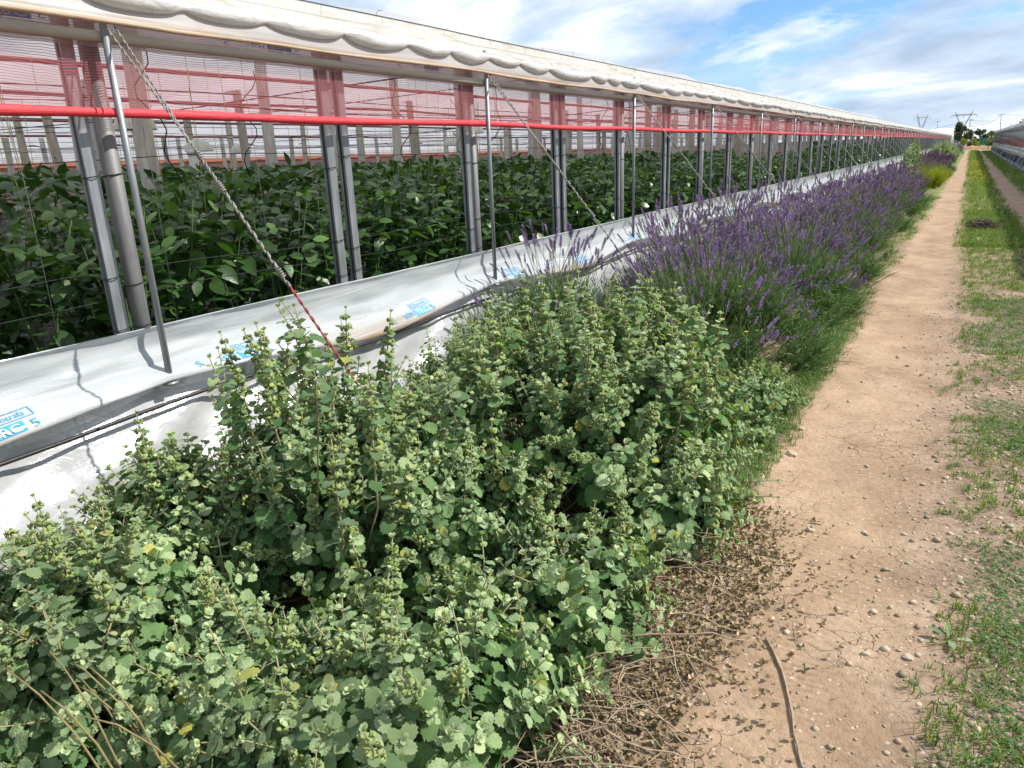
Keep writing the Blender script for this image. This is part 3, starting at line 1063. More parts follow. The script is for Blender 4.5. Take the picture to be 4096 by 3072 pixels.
# ------------------------------------------------------------------ plants: leaf shapes
def crenate_leaf(rs, n=28):
    """round heart-shaped toothed leaf, unit length along x, normal +z"""
    th = np.arange(n) * 2 * np.pi / n + np.pi
    c = 0.52
    r = 0.47 * (1 + .05 * np.cos(th) + .06 * np.cos(2 * th))
    x = c + r * np.cos(th) * 1.06
    y = r * np.sin(th) * 0.98
    notch = np.exp(-((np.arange(n) / n * 2 * np.pi + 0) / .35) ** 2) + np.exp(-((np.arange(n) / n * 2 * np.pi - 2 * np.pi) / .35) ** 2)
    x = x + .16 * notch
    tooth = 1 + .075 * np.where(np.arange(n) % 2 == 0, 1, -1) + rs.normal(0, .02, n)
    xo, yo = c + (x - c) * tooth, y * tooth
    m_ = n // 2
    xi, yi = c + (x[::2] - c) * .58, y[::2] * .58
    bow, cup, wav = rs.uniform(.10, .42), rs.uniform(-.10, .28), rs.uniform(.02, .07)
    def zz(x, y):
        return -bow * (x - .1) ** 2 + cup * y ** 2 * 1.6
    zo = zz(xo, yo) + wav * np.sin(np.arange(n) * 2 * np.pi * 3 / n + rs.uniform(0, 6))
    zi = zz(xi, yi) + .035 + rs.normal(0, .012, m_)
    V = np.concatenate([[(c, 0, zz(c, 0) + .005)], np.c_[xi, yi, zi], np.c_[xo, yo, zo]])
    F = []
    for i in range(m_):
        j = (i + 1) % m_
        F.append((0, 1 + i, 1 + j))
        a, b, d = 1 + m_ + 2 * i, 1 + m_ + (2 * i + 1) % n, 1 + m_ + (2 * i + 2) % n
        F += [(1 + i, a, b), (1 + i, b, 1 + j), (1 + j, b, d)]
    return V, np.array(F)


def calyx_whorl(rs, k=13):
    """ball of small ribbed cups round the stem, unit radius about 1"""
    V, F, n = [], [], 0
    for i in range(k):
        az = i * 2.399
        el = rs.uniform(-.55, .75)
        d = np.array((math.cos(az) * math.cos(el), math.sin(az) * math.cos(el), math.sin(el)))
        u = np.cross(d, (0, 0, 1.0)); u /= np.linalg.norm(u)
        b = np.cross(d, u)
        a = np.arange(6) * np.pi / 3
        base, mid, tip = d * .25, d * .80, d * rs.uniform(.95, 1.12)
        r1, r2_ = .22, .36
        ring1 = mid + r1 * (np.cos(a)[:, None] * u + np.sin(a)[:, None] * b)
        ring2 = tip + (r2_ * (1 + .25 * np.where(np.arange(6) % 2 == 0, 1, -1)))[:, None] * (np.cos(a)[:, None] * u + np.sin(a)[:, None] * b)
        V += [base, *ring1, *ring2, d * .82]
        for q in range(6):
            p = (q + 1) % 6
            F += [(n, n + 1 + p, n + 1 + q), (n + 1 + q, n + 1 + p, n + 7 + p), (n + 1 + q, n + 7 + p, n + 7 + q), (n + 13, n + 7 + q, n + 7 + p)]
        n += 14
    return np.array(V), np.array(F)


def rotz(a):
    return Matrix.Rotation(a, 4, 'Z')


def shoot_spec(rs, L, nn, big, flowering):
    """stem points, leaves [(matrix, age)], whorls [(matrix, radius)] of one shoot that grows along +z"""
    bend, ba = rs.uniform(0, .22) * L, rs.uniform(0, 6.28)
    def P(t):
        return Vector((bend * t * t * math.cos(ba), bend * t * t * math.sin(ba), L * t))
    pts = [P(t) for t in np.linspace(0, 1, 8)]
    leaves, whorls = [], []
    ph = rs.uniform(0, 6.28)
    for k in range(nn):
        t = 1 - (1 - k / (nn - 1)) ** 1.0
        t = .06 + .94 * (k / (nn - 1)) ** .86
        p = P(t)
        young = max(0, (t - .55) / .45)
        size = big * (1.0 - .20 * (1 - t)) * (1 - .74 * young ** 1.25) * rs.uniform(.85, 1.12)
        for s in range(2):
            a = ph + k * math.pi / 2 + s * math.pi + rs.normal(0, .18)
            lift = math.radians(-8 + 55 * young ** 1.5 + rs.normal(0, 13))
            mt = Matrix.Translation(p) @ rotz(a) @ Matrix.Rotation(-lift, 4, 'Y') @ Matrix.Rotation(rs.normal(0, .25), 4, 'X') @ Matrix.Translation((size * .12, 0, 0)) @ Matrix.Scale(size, 4)
            leaves.append((mt, float(np.clip(.10 + .55 * t * t + .5 * young ** 2 + rs.normal(0, .10), 0, 1))))
        # small axillary leaves make the shoot dense
        if t < .8:
            for s in range(2):
                a = ph + k * math.pi / 2 + s * math.pi + rs.normal(0, .5)
                sz = size * rs.uniform(.35, .6)
                mt = Matrix.Translation(p + Vector((0, 0, .006))) @ rotz(a) @ Matrix.Rotation(-math.radians(rs.uniform(20, 60)), 4, 'Y') @ Matrix.Scale(sz, 4)
                leaves.append((mt, float(np.clip(.35 + .4 * t + rs.normal(0, .1), 0, 1))))
        if flowering and .30 < t < .93:
            whorls.append((Matrix.Translation(p + Vector((0, 0, .004))) @ rotz(rs.uniform(0, 6)) @ Matrix.Scale(.0200 * (1.15 - .5 * young) * rs.uniform(.85, 1.1), 4), 1))
    # tip rosette
    for s in range(4):
        mt = Matrix.Translation(P(1)) @ rotz(ph + s * 1.57 + .5) @ Matrix.Rotation(-math.radians(58 + 8 * s), 4, 'Y') @ Matrix.Scale(big * .26, 4)
        leaves.append((mt, 1.0))
    return pts, leaves, whorls


RS = np.random.default_rng(21)
HL = [crenate_leaf(np.random.default_rng(100 + q)) for q in range(7)]
WH = [calyx_whorl(np.random.default_rng(200 + q)) for q in range(3)]
SPECS = []
for q in range(16):
    fl = q % 2 == 0
    L = RS.uniform(.26, .44)
    SPECS.append(shoot_spec(RS, L, int(L / (.044 if fl else .036)) + 2, RS.uniform(.040, .052), fl))
BIGSPECS = []          # large-leaved, no flowers
for q in range(8):
    L = RS.uniform(.20, .32)
    BIGSPECS.append(shoot_spec(RS, L, int(L / .046) + 2, RS.uniform(.062, .080), False))


def shoot_mesh(spec, name, leaves=True):
    pts, lv, wh = spec
    mb = MB()
    rs = np.random.default_rng(len(lv))
    add_tube(mb, [tuple(p) for p in pts], np.linspace(.0036, .0016, len(pts)), 5, 1)
    if leaves:
        for mt, ag in lv:
            V, F = HL[rs.integers(len(HL))]
            mb.add(xf(mt, V), F, 0, (ag, rs.random()))
        for mt, _ in wh:
            V, F = WH[rs.integers(len(WH))]
            mb.add(xf(mt, V), F, 2, (rs.random(), rs.random()))
    return mb.mesh(name, [M['hore'], M['hore_stem'], M['hore_flower']])


SH = [shoot_mesh(s, 'leafy_stem') for s in SPECS]
SHB = [shoot_mesh(s, 'leafy_stem') for s in BIGSPECS]
BARE = [shoot_mesh(s, 'stem', False) for s in SPECS]
BAREB = [shoot_mesh(s, 'stem', False) for s in BIGSPECS]
LEAFM = {}
for ai, ag in enumerate((.05, .3, .6, .97)):
    for q in range(4):
        mb = MB()
        V, F = HL[q]
        mb.add(V, F, 0, (ag, q * .21))
        LEAFM[ai, q] = mb.mesh('leaf', [M['hore']])
WHM = []
for q in range(3):
    mb = MB()
    mb.add(*WH[q], 0, (.5, q * .3))
    WHM.append(mb.mesh('flower_whorl', [M['hore_flower']]))
DEADM = []
for q in range(9):
    rs = np.random.default_rng(300 + q)
    mb = MB()
    L = rs.uniform(.22, .55)
    tq = np.linspace(0, 1, 9)
    wob = np.cumsum(rs.normal(0, .014, (9, 2)), 0)
    pts = np.c_[L * tq, wob[:, 0], .05 * np.sin(tq * 2.6) + wob[:, 1] * .7]
    add_tube(mb, pts, np.linspace(.0034, .0016, 9) * rs.uniform(.8, 1.3), 5)
    for j in range(rs.integers(2, 6)):
        i0 = rs.integers(2, 8)
        dv = rs.normal(0, 1, 3) * (.05, .06, .03) + (.03, 0, -.01)
        add_tube(mb, [pts[i0], pts[i0] + dv * .5, pts[i0] + dv + (0, 0, -.01)], [.0022, .0016, .0011], 4)
    DEADM.append(mb.mesh('dead_stem', [M['dead']]))

detail_pool = []


def shrub(label, cx, cy, rx, ry, h, n, seed, big=.3, tall=0, group=None, flat=2.2, dead=0, tallh=.3, detail=0, lean=(0, 0), name='horehound_shrub', sc=(.85, 1.2), cut=None, z0=None, dphi=(-1.0, .7)):
    rs = np.random.default_rng(seed)
    root = thing(name, label, 'shrub', (cx, cy, float(gheight(cx, cy)) if z0 is None else z0), group)
    O = np.array(root.location)
    stems = MB()
    cands = []
    for i in range(n):
        rho, phi = math.sqrt(rs.random()) * 1.02, rs.uniform(0, 2 * math.pi)
        inner = i > n * .86
        k = rs.uniform(.55, .85) if inner else rs.uniform(.90, 1.08)
        zt = h * max(0.03, 1 - min(rho, 1) ** flat) ** .5 * k
        tip = np.array((rx * rho * math.cos(phi) * (k if inner else 1), ry * rho * math.sin(phi) * (k if inner else 1), zt + .03))
        if i < tall:
            rho = math.sqrt(rs.random()) * .75
            tip = np.array((rx * rho * math.cos(phi), ry * rho * math.sin(phi), h * (1 - rho ** flat * .6) + rs.uniform(.05, tallh)))
        if cut is not None and cut(tip + O):
            continue
        d = np.array((math.cos(phi) * rho * 1.0 + rs.normal(0, .20) + lean[0], math.sin(phi) * rho * 1.0 + rs.normal(0, .20) + lean[1], 1.05 - .55 * rho + rs.normal(0, .08)))
        if i < tall:
            d = np.array((rs.normal(0, .22) + .15 * math.cos(phi), rs.normal(0, .22) + .15 * math.sin(phi), 1.0))
        d /= np.linalg.norm(d)
        isb = (rs.random() < big) and i >= tall
        q = int(rs.integers(len(SHB) if isb else len(SH)))
        spec = (BIGSPECS if isb else SPECS)[q]
        s = rs.uniform(*sc) * (1.12 if i < tall else 1)
        L = spec[0][-1].length * s
        base = tip - d * L
        if base[2] < .0:
            base[2] = rs.uniform(.0, .05)
            d = tip - base
            d /= np.linalg.norm(d)
        mt = frame(base, d, spin=rs.uniform(0, 6.28), s=s)
        cands.append((isb, q, mt, tip + O, base))
        # woody stalk from the crown of the plant to the shoot
        b0 = np.array((rs.normal(0, .13) * rx, rs.normal(0, .13) * ry, 0.0)) + tip * (.25, .25, 0)
        mid = (b0 + base) / 2 + rs.normal(0, .03, 3) + (0, 0, -.02)
        add_tube(stems, [b0, mid, base, base + d * .05], [.0042, .0036, .003, .0026], 5)
    eye = np.array((0, 0, EYE))
    order = sorted(range(len(cands)), key=lambda i: np.linalg.norm(cands[i][3] - eye) - .9 * cands[i][3][2])
    fine = set(order[:detail])
    for i, (isb, q, mt, tip, base) in enumerate(cands):
        if i in fine:
            o = link('leafy_stem', (BAREB if isb else BARE)[q], root, mt)
            spec = (BIGSPECS if isb else SPECS)[q]
            for lm, ag in spec[1]:
                ai = 0 if ag < .18 else 1 if ag < .45 else 2 if ag < .8 else 3
                link('leaf', LEAFM[ai, int(rs.integers(4))], o, lm)
            for wm, _ in spec[2]:
                link('flower_whorl', WHM[int(rs.integers(3))], o, wm)
        else:
            link('leafy_stem', (SHB if isb else SH)[q], root, mt)
    if stems.n:
        o = link('woody_stalks', stems.mesh('woody_stalks', [M['hore_stem']]), root)
        o['kind'] = 'stuff'
    for i in range(dead):
        phi = rs.uniform(*dphi)
        rho = rs.uniform(.72, 1.12)
        x, y = rx * rho * math.cos(phi), ry * rho * math.sin(phi)
        zz = float(gheight(cx + x, cy + y)) - O[2] + rs.uniform(.012, .10)
        mt = Matrix.Translation((x - .15, y - .05, zz)) @ rotz(rs.normal(.25, .7)) @ Matrix.Rotation(rs.normal(.12, .18), 4, 'Y') @ Matrix.Scale(rs.uniform(.7, 1.2), 4)
        link('dead_stem', DEADM[int(rs.integers(9))], root, mt)
    return root


# the grey-green horehound shrubs of the border
shrub('tall grey-green horehound with flower whorls, leaning before the rain trough', -1.95, 1.86, .72, .64, .72, 310, 1, .25, 44, tallh=.46, detail=12)
shrub('broad silvery horehound spreading beside the lavender to the track edge', -1.42, 2.98, .80, 1.05, .80, 450, 2, .12, 95, dead=34, dphi=(-1.5, -.55), tallh=.30, detail=0, flat=3.0)
shrub('low leafy horehound with dead brown stems at its foot', -1.18, 1.22, .52, .62, .36, 215, 3, .80, 26, dead=120, tallh=.12, detail=22)
LOWD = shrub('low spreading horehound with bare yellowish stems by the silvery sheet', -2.12, .98, .66, .52, .48, 250, 4, .65, 34, tallh=.22, detail=14)
M['bare_stem'] = simple('bare_stem', (0.26, 0.21, 0.09), 0.7, 0, 0.45, 20, 0.3, 90)
for j in range(8):
    rs = np.random.default_rng(900 + j)
    mb = MB()
    p0 = np.array((.62 + rs.normal(0, .07), -.22 + rs.normal(0, .07), .06))
    p1 = p0 + np.array((-.26 + rs.normal(0, .09), -.10 + rs.normal(0, .07), .36 + rs.normal(0, .05)))
    pm = (p0 + p1) / 2 + np.array((.03, 0, .06))
    add_tube(mb, [p0, p0 * .6 + pm * .4, pm, pm * .5 + p1 * .5 + (0, 0, .02), p1], np.linspace(.0042, .0022, 5) * rs.uniform(.7, 1.1), 6)
    link('bare_stem', mb.mesh('bare_stem', [M['bare_stem']]), LOWD)
shrub('small upright horehound between the lower sheet and the lavender', -2.55, 3.75, .55, .75, .52, 190, 5, .05, 22, tallh=.24, sc=(.7, 1.0))
shrub('young short horehound rooted among the taller ones', -1.52, 2.05, .50, .50, .52, 140, 6, .3, 14, tallh=.15)

shrub('horehound clump squeezed against the wrinkled lower sheet', -2.38, 1.42, .50, .42, .56, 160, 11, .3, 14, tallh=.26)
shrub('small horehound tuft at the rut side of the silvery one', -.92, 2.70, .30, .50, .40, 120, 12, .2, 6, tallh=.15)
shrub('low green weeds between the silvery horehound and the lavender', -1.02, 4.35, .36, .75, .26, 130, 13, .2, 3, tallh=.1, sc=(.6, .85), name='weed_clump')
shrub('leafy horehound filling the hollow between the two low ones', -1.62, 1.02, .42, .36, .30, 90, 10, .6, 3, tallh=.12)
shrub('low horehound tuft over the brown leaf litter', -1.0, 1.95, .36, .42, .30, 90, 7, .5, 2, dead=20, tallh=.1)
shrub('slim horehound close under the red cable end', -2.35, 2.75, .5, .45, .42, 110, 8, .2, 10, tallh=.25, sc=(.7, 1.0))
shrub('dim leafy horehound deep between the lavender and the sheet', -2.0, 4.4, .55, .6, .42, 110, 9, .2, 6, tallh=.2, sc=(.7, 1.0))

# dry leaves and twigs on the soil below the shrubs
def scatter_cards(n, fx, size, asp, mats, seed, curl=.4, zoff=.004, age=lambda rs: rs.random(), flatn=.5):
    rs = np.random.default_rng(seed)
    mb = MB()
    for i in range(n):
        x, y = fx(rs)
        s = rs.uniform(*size)
        u = np.linspace(-.5, .5, 3)
        V = np.array([(a * s, b * s * asp, curl * s * (a * a * 2 + rs.normal(0, .06))) for a in u for b in (-.5, .5)])
        V[:2, 1] *= .4
        V[-2:, 1] *= .4
        R_ = Matrix.Rotation(rs.uniform(0, 6.28), 4, 'Z') @ Matrix.Rotation(rs.normal(0, flatn), 4, 'X') @ Matrix.Rotation(rs.normal(0, flatn), 4, 'Y')
        V = xf(Matrix.Translation((x, y, float(gheight(x, y)) + zoff + rs.random() * s * .35)) @ R_, V)
        mb.add(V, [(0, 2, 3, 1), (2, 4, 5, 3)], 0, (age(rs), rs.random()))
    return mb


def litter_xy(rs):
    y = .9 + 2.3 * rs.random() ** 1.2
    edge = -.44 + .07 * math.sin(y * 3) - .09 * max(0, y - 1.6)
    return (edge + rs.normal(.02, .13) if rs.random() < .10 else edge - abs(rs.normal(0, .26)) + rs.normal(-.03, .05)), y


mb = scatter_cards(7500, litter_xy, (.007, .024), .75, None, 61, curl=.9)
o = link('leaf_litter', mb.mesh('leaf_litter', [M['litter']]))
tag(o, 'dry brown fallen leaves littering the soil under the shrubs', 'litter', kind='stuff')

# ------------------------------------------------------------------ lavender
def spike(rs, L=.048, R=.0062):
    mb = MB()
    rings = int(L / .0052)
    for k in range(rings):
        t = k / (rings - 1)
        gap = 0.0 if k else -.006
        rad = R * (math.sin(min(1, t * 1.15 + .22) * math.pi * .86) * .55 + .62) * rs.uniform(.9, 1.1)
        for j in range(5):
            a = j * 1.2566 + k * .63 + rs.normal(0, .1)
            c, s = math.cos(a), math.sin(a)
            z = L * t + gap
            w_ = .0062
            V = np.array([(c * .001 - s * w_ * .5, s * .001 + c * w_ * .5, z - .002), (c * .001 + s * w_ * .5, s * .001 - c * w_ * .5, z - .002),
                          (c * rad + s * w_ * .45, s * rad - c * w_ * .45, z + .0025), (c * rad - s * w_ * .45, s * rad + c * w_ * .45, z + .0025), (c * rad * .75, s * rad * .75, z + .0062)])
            viol = rs.random() < .25 + .5 * t
            mb.add(V, [(0, 1, 2), (0, 2, 3), (3, 2, 4)], 1 if not viol else 2, (rs.random(), rs.random()))
    for j in range(6):
        a = j * 1.047
        c, s = math.cos(a), math.sin(a)
        ln = rs.uniform(.007, .012)
        V = np.array([(-s * .0022, c * .0022, L - .001), (s * .0022, -c * .0022, L - .001), (c * ln * .55 + s * .003, s * ln * .55 - c * .003, L + ln), (c * ln * .55 - s * .003, s * ln * .55 + c * .003, L + ln)])
        mb.add(V, [(0, 1, 2), (0, 2, 3)], 2, (1, rs.random()))
    return mb


def stalk_points(rs, L):
    b, a = rs.uniform(0, .25) * L, rs.uniform(0, 6.28)
    t = np.linspace(0, 1, 6)
    return np.c_[b * t ** 2 * math.cos(a), b * t ** 2 * math.sin(a), L * t]


STALK, STALK_BARE, SPIKEM, STALK_DARK, STALK_RAW = [], [], [], [], []
for q in range(10):
    rs = np.random.default_rng(400 + q)
    pts = stalk_points(rs, rs.uniform(.30, .46))
    sp = spike(rs, rs.uniform(.050, .085), rs.uniform(.0085, .0110))
    d = pts[-1] - pts[-2]
    fm = frame(pts[-1], d)
    for dark in (0, 1):
        mb = MB()
        add_tube(mb, pts, .0019, 4)
        st = MB(); st.v = list(mb.v); st.f = list(mb.f); st.mi = list(mb.mi); st.at = list(mb.at); st.n = mb.n
        if not dark:
            STALK_BARE.append((st.mesh('flower_stalk', [M['lav_stem']]), fm))
        for v, f, mi, at in zip(sp.v, sp.f, sp.mi, sp.at):
            pass
        n0 = mb.n
        for v, at in zip(sp.v, sp.at):
            mb.v.append(xf(fm, v)); mb.at.append(at); mb.n += len(v)
        for f, mi in zip(sp.f, sp.mi):
            mb.f.append(f + n0); mb.mi.append(mi)
        if dark:
            STALK_RAW.append(mb)
        me = mb.mesh('flower_stalk', [M['lav_stem'], M['lav_bract'], M['lav_flower_dark' if dark else 'lav_flower']])
        (STALK_DARK if dark else STALK).append(me)
    SPIKEM.append(sp.mesh('flower_spike', [M['lav_stem'], M['lav_bract'], M['lav_flower']]))


def tuft_mesh(rs, n, L, wd, spread, mt, name='foliage', agef=lambda t: t):
    mb = MB()
    for i in range(n):
        az, sp = rs.uniform(0, 6.28), rs.uniform(0, spread)
        l_ = L * rs.uniform(.5, 1.0)
        b0 = rs.normal(0, .03, 2)
        d = np.array((math.cos(az) * math.sin(sp), math.sin(az) * math.sin(sp), math.cos(sp)))
        side = np.cross(d, rs.normal(0, 1, 3)); side /= np.linalg.norm(side)
        p0 = np.array((b0[0], b0[1], 0))
        p1 = p0 + d * l_ * .55
        p2 = p0 + d * l_ + np.array((d[0], d[1], -.4)) * l_ * .10
        V = np.array([p0 - side * wd * .4, p0 + side * wd * .4, p1 - side * wd * .5, p1 + side * wd * .5, p2])
        mb.add(V, [(0, 1, 3, 2)], 0, (rs.random(), rs.random()))
        mb.f.append(np.array([(2, 3, 4)]) + mb.n - 5); mb.mi.append(np.zeros(1, int))
        # side leaflets
        for q in range(4):
            t = rs.uniform(.25, .95)
            pp = p0 + (p2 - p0) * t
            dv = (side * rs.choice((-1, 1)) + d * .9 + rs.normal(0, .4, 3)); dv /= np.linalg.norm(dv)
            sl = np.cross(dv, d); sl /= np.linalg.norm(sl) + 1e-9
            ln = L * rs.uniform(.10, .20)
            mb.add(np.array([pp, pp + dv * ln * .5 + sl * wd * .5, pp + dv * ln, pp + dv * ln * .5 - sl * wd * .5]), [(0, 1, 2, 3)], 0, (agef(rs.random()), rs.random()))
    return mb.mesh(name, [mt])


LTUFT = [tuft_mesh(np.random.default_rng(500 + q), 70, .34, .0042, .75, M['lav_leaf']) for q in range(5)]


def lavender(label, cx, cy, rx, ry, h, ntuft, nstalk, seed, dark=False, group=None, fine=0, s0=(.85, 1.25), merged=False):
    rs = np.random.default_rng(seed)
    root = thing('lavender_plant', label, 'lavender', (cx, cy, float(gheight(cx, cy))), group)
    for i in range(ntuft):
        rho, phi = math.sqrt(rs.random()), rs.uniform(0, 6.28)
        z = h * .55 * max(0, 1 - rho ** 2.2) ** .5
        pos = (rx * rho * .92 * math.cos(phi), ry * rho * .92 * math.sin(phi), max(0.0, z - .22))
        d = (math.cos(phi) * rho * .9, math.sin(phi) * rho * .9, 1.0)
        link('foliage', LTUFT[int(rs.integers(5))], root, frame(pos, d, spin=rs.uniform(0, 6), s=rs.uniform(1.0, 1.55)))
    items = []
    for i in range(nstalk):
        rho, phi = math.sqrt(rs.random()) * 1.03, rs.uniform(0, 6.28)
        z = h * max(.04, 1 - rho ** 2.4) ** .5 * rs.uniform(.86, 1.08)
        tip = np.array((rx * rho * math.cos(phi), ry * rho * math.sin(phi), z))
        d = np.array((math.cos(phi) * rho * .85 + rs.normal(0, .16), math.sin(phi) * rho * .85 + rs.normal(0, .16), 1.0)); d /= np.linalg.norm(d)
        q = int(rs.integers(10))
        s = rs.uniform(*s0)
        base = tip - d * .40 * s
        if base[2] < .02:
            base[2] = .02
        items.append((q, frame(base, d, spin=rs.uniform(0, 6), s=s)))
    if merged:
        big_ = MB()
        for q, mt in items:
            raw, n0 = STALK_RAW[q], big_.n
            for v, at in zip(raw.v, raw.at):
                big_.v.append(xf(mt, v)); big_.at.append(at); big_.n += len(v)
            for f, mi in zip(raw.f, raw.mi):
                big_.f.append(f + n0); big_.mi.append(mi)
        o = link('flower_stalks', big_.mesh('flower_stalks', [M['lav_stem'], M['lav_bract'], M['lav_flower_dark' if dark else 'lav_flower']]), root)
        o['kind'] = 'stuff'
        return root
    for i, (q, mt) in enumerate(items):
        if i < fine:
            me, fm = STALK_BARE[q]
            o = link('flower_stalk', me, root, mt)
            link('flower_spike', SPIKEM[q], o, fm)
        else:
            link('flower_stalk', (STALK_DARK if dark else STALK)[q], root, mt)
    return root


LG = 'lavender plants along the border'
lavender('lavender with sparse tall violet spikes standing before the lower sheet', -2.62, 5.0, .66, .80, 1.06, 44, 130, 31, group=LG, fine=50)
lavender('full lavender bush whose green foliage spills towards the track', -1.66, 5.75, .80, .95, .98, 70, 330, 32, group=LG, fine=50)
lavender('dense violet lavender bush in the middle of the border', -2.30, 7.0, .70, .95, 1.08, 60, 360, 33, group=LG)
lavender('wide lavender bush with crowded spikes at the rut edge', -1.52, 7.7, .74, 1.0, .98, 66, 400, 34, group=LG)
for j, (x, y, rx, ry, h, n) in enumerate([(-2.35, 9.0, .72, 1.0, 1.12, 260), (-1.60, 9.8, .76, 1.1, 1.05, 280), (-2.3, 11.1, .72, 1.1, 1.14, 240), (-1.62, 12.0, .76, 1.1, 1.06, 240), (-1.85, 13.8, .95, 1.1, 1.08, 220)]):
    lavender('violet lavender bush in the long thick hedge of spikes', x, y, rx, ry, h, 34, n, 40 + j, group='lavender bushes of the hedge', s0=(1.0, 1.4))
for j, (x, y, rx, ry, h, n) in enumerate([(-1.85, 16.2, .95, 1.5, 1.08, 240), (-1.75, 18.8, .95, 1.6, 1.05, 240), (-1.8, 21.6, .95, 1.8, 1.05, 230), (-1.85, 24.8, .95, 1.9, 1.0, 220), (-1.9, 28.0, .9, 1.9, .95, 200)]):
    lavender('violet lavender bush in the long thick hedge of spikes', x, y, rx, ry, h, 30, n, 50 + j, group='lavender bushes of the hedge', s0=(1.3, 1.8), merged=True)

# ------------------------------------------------------------------ border further along the house
YG = [tuft_mesh(np.random.default_rng(520 + q), 90, .62, .007, .55, M['yellowgreen'], 'foliage') for q in range(3)]
root = thing('yellow_green_bush', 'feathery yellow-green bush after the lavender hedge', 'bush', (-1.45, 34, gz(34)))
for i in range(40):
    rho, phi = math.sqrt(random.random()), random.uniform(0, 6.28)
    link('foliage', YG[i % 3], root, frame((.60 * rho * math.cos(phi), 2.2 * rho * math.sin(phi), .05), (math.cos(phi) * rho * .6, math.sin(phi) * rho * .6, 1), spin=random.uniform(0, 6), s=random.uniform(1.0, 1.55)))
lavender('dark purple lavender mound behind the yellow-green bush', -1.75, 44, 1.0, 4.2, 1.12, 60, 420, 60, dark=True, s0=(1.7, 2.3), merged=True)
lavender('dark purple lavender beside the leafy weeds', -1.55, 52, .85, 3.4, 1.0, 40, 260, 63, dark=True, s0=(1.9, 2.5), merged=True)
for j, (x, y, r) in enumerate([(-2.4, 42, .55), (-1.9, 60, 1.0), (-2.0, 67, 1.0), (-1.8, 75, 1.0), (-1.9, 84, 1.0)]):
    shrub('tall grey-green horehound in the border near the far trees', x, y, r, 4.2, 1.60, 90, 70 + j, .3, 14, group='far horehound shrubs', sc=(2.0, 2.9), tallh=.4)
lavender('pale lavender clump where the border ends', -1.75, 112, 1.0, 9, 1.35, 30, 200, 65, s0=(2.4, 3.4), merged=True)
for j, y in enumerate((94, 100, 126, 140)):
    shrub('round green weed clump along the border end', -1.9, y, .9, 5.0, 1.2, 50, 80 + j, .5, 3, group='weed clumps at the border end', sc=(2.6, 3.4), name='weed_clump')

# ------------------------------------------------------------------ pepper crop
def pepper_leaf(rs):
    t = np.linspace(0, 1, 7)
    wd = np.sin(np.pi * t ** .80) ** .9 * .29
    wd[0] = .012
    wd[-1] = .0
    bow, cup = rs.uniform(.25, .7), rs.uniform(.05, .28)
    ang = np.cumsum(np.full(7, bow / 6))
    x = np.concatenate([[0], np.cumsum(np.cos(ang[1:]) / 6)])
    z = -np.concatenate([[0], np.cumsum(np.sin(ang[1:]) / 6)])
    V, F = [], []
    for i in range(7):
        lift = cup * wd[i] + .02 * math.sin(i * 2.1 + rs.uniform(0, 6))
        V += [(x[i], -wd[i], z[i] + lift), (x[i], 0, z[i]), (x[i], wd[i], z[i] + lift)]
    for i in range(6):
        a = 3 * i
        F += [(a, a + 3, a + 4, a + 1), (a + 1, a + 4, a + 5, a + 2)]
    return np.array(V), np.array(F)


PL = [pepper_leaf(np.random.default_rng(600 + q)) for q in range(5)]
PLM = {}
for q in range(5):
    for ai, ag in enumerate((.1, .5, .95)):
        mb = MB()
        mb.add(*PL[q], 0, (ag, q * .2))
        PLM[q, ai] = mb.mesh('leaf', [M['pepper']])


def pepper_spec(rs, H, nl, rad):
    stems, leaves = [], []
    forks = []
    for k in range(4):
        az = k * 1.57 + rs.uniform(-.4, .4)
        p = [np.zeros(3), np.array((0, 0, .22 * H))]
        for s in range(1, 5):
            t = s / 4
            p.append(np.array((math.cos(az) * rad * .55 * t + rs.normal(0, .02), math.sin(az) * rad * .55 * t + rs.normal(0, .02), H * (.22 + .76 * t))))
        stems.append(p)
        forks.append(p)
    for i in range(nl):
        f = forks[rs.integers(4)]
        t = rs.uniform(.08, 1) ** .8
        k = min(len(f) - 2, int(t * (len(f) - 1)))
        p = f[k] + (f[k + 1] - f[k]) * (t * (len(f) - 1) - k)
        p = p + np.array((rs.normal(0, .07), rs.normal(0, .07), rs.normal(0, .03)))
        az = rs.uniform(0, 6.28)
        s = rs.uniform(.10, .175) * (1 - .35 * max(0, t - .75) / .25)
        lift = math.radians(rs.normal(5, 28))
        mt = Matrix.Translation(p) @ rotz(az) @ Matrix.Rotation(-lift, 4, 'Y') @ Matrix.Rotation(rs.normal(0, .35), 4, 'X') @ Matrix.Translation((.03, 0, 0)) @ Matrix.Scale(s, 4)
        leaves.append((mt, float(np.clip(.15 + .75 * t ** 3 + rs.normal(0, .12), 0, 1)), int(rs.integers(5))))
    return stems, leaves


def pepper_stem_mesh(spec):
    mb = MB()
    for p in spec[0]:
        add_tube(mb, p, np.linspace(.009, .003, len(p)), 5)
    return mb.mesh('stem', [M['pepper_stem']])


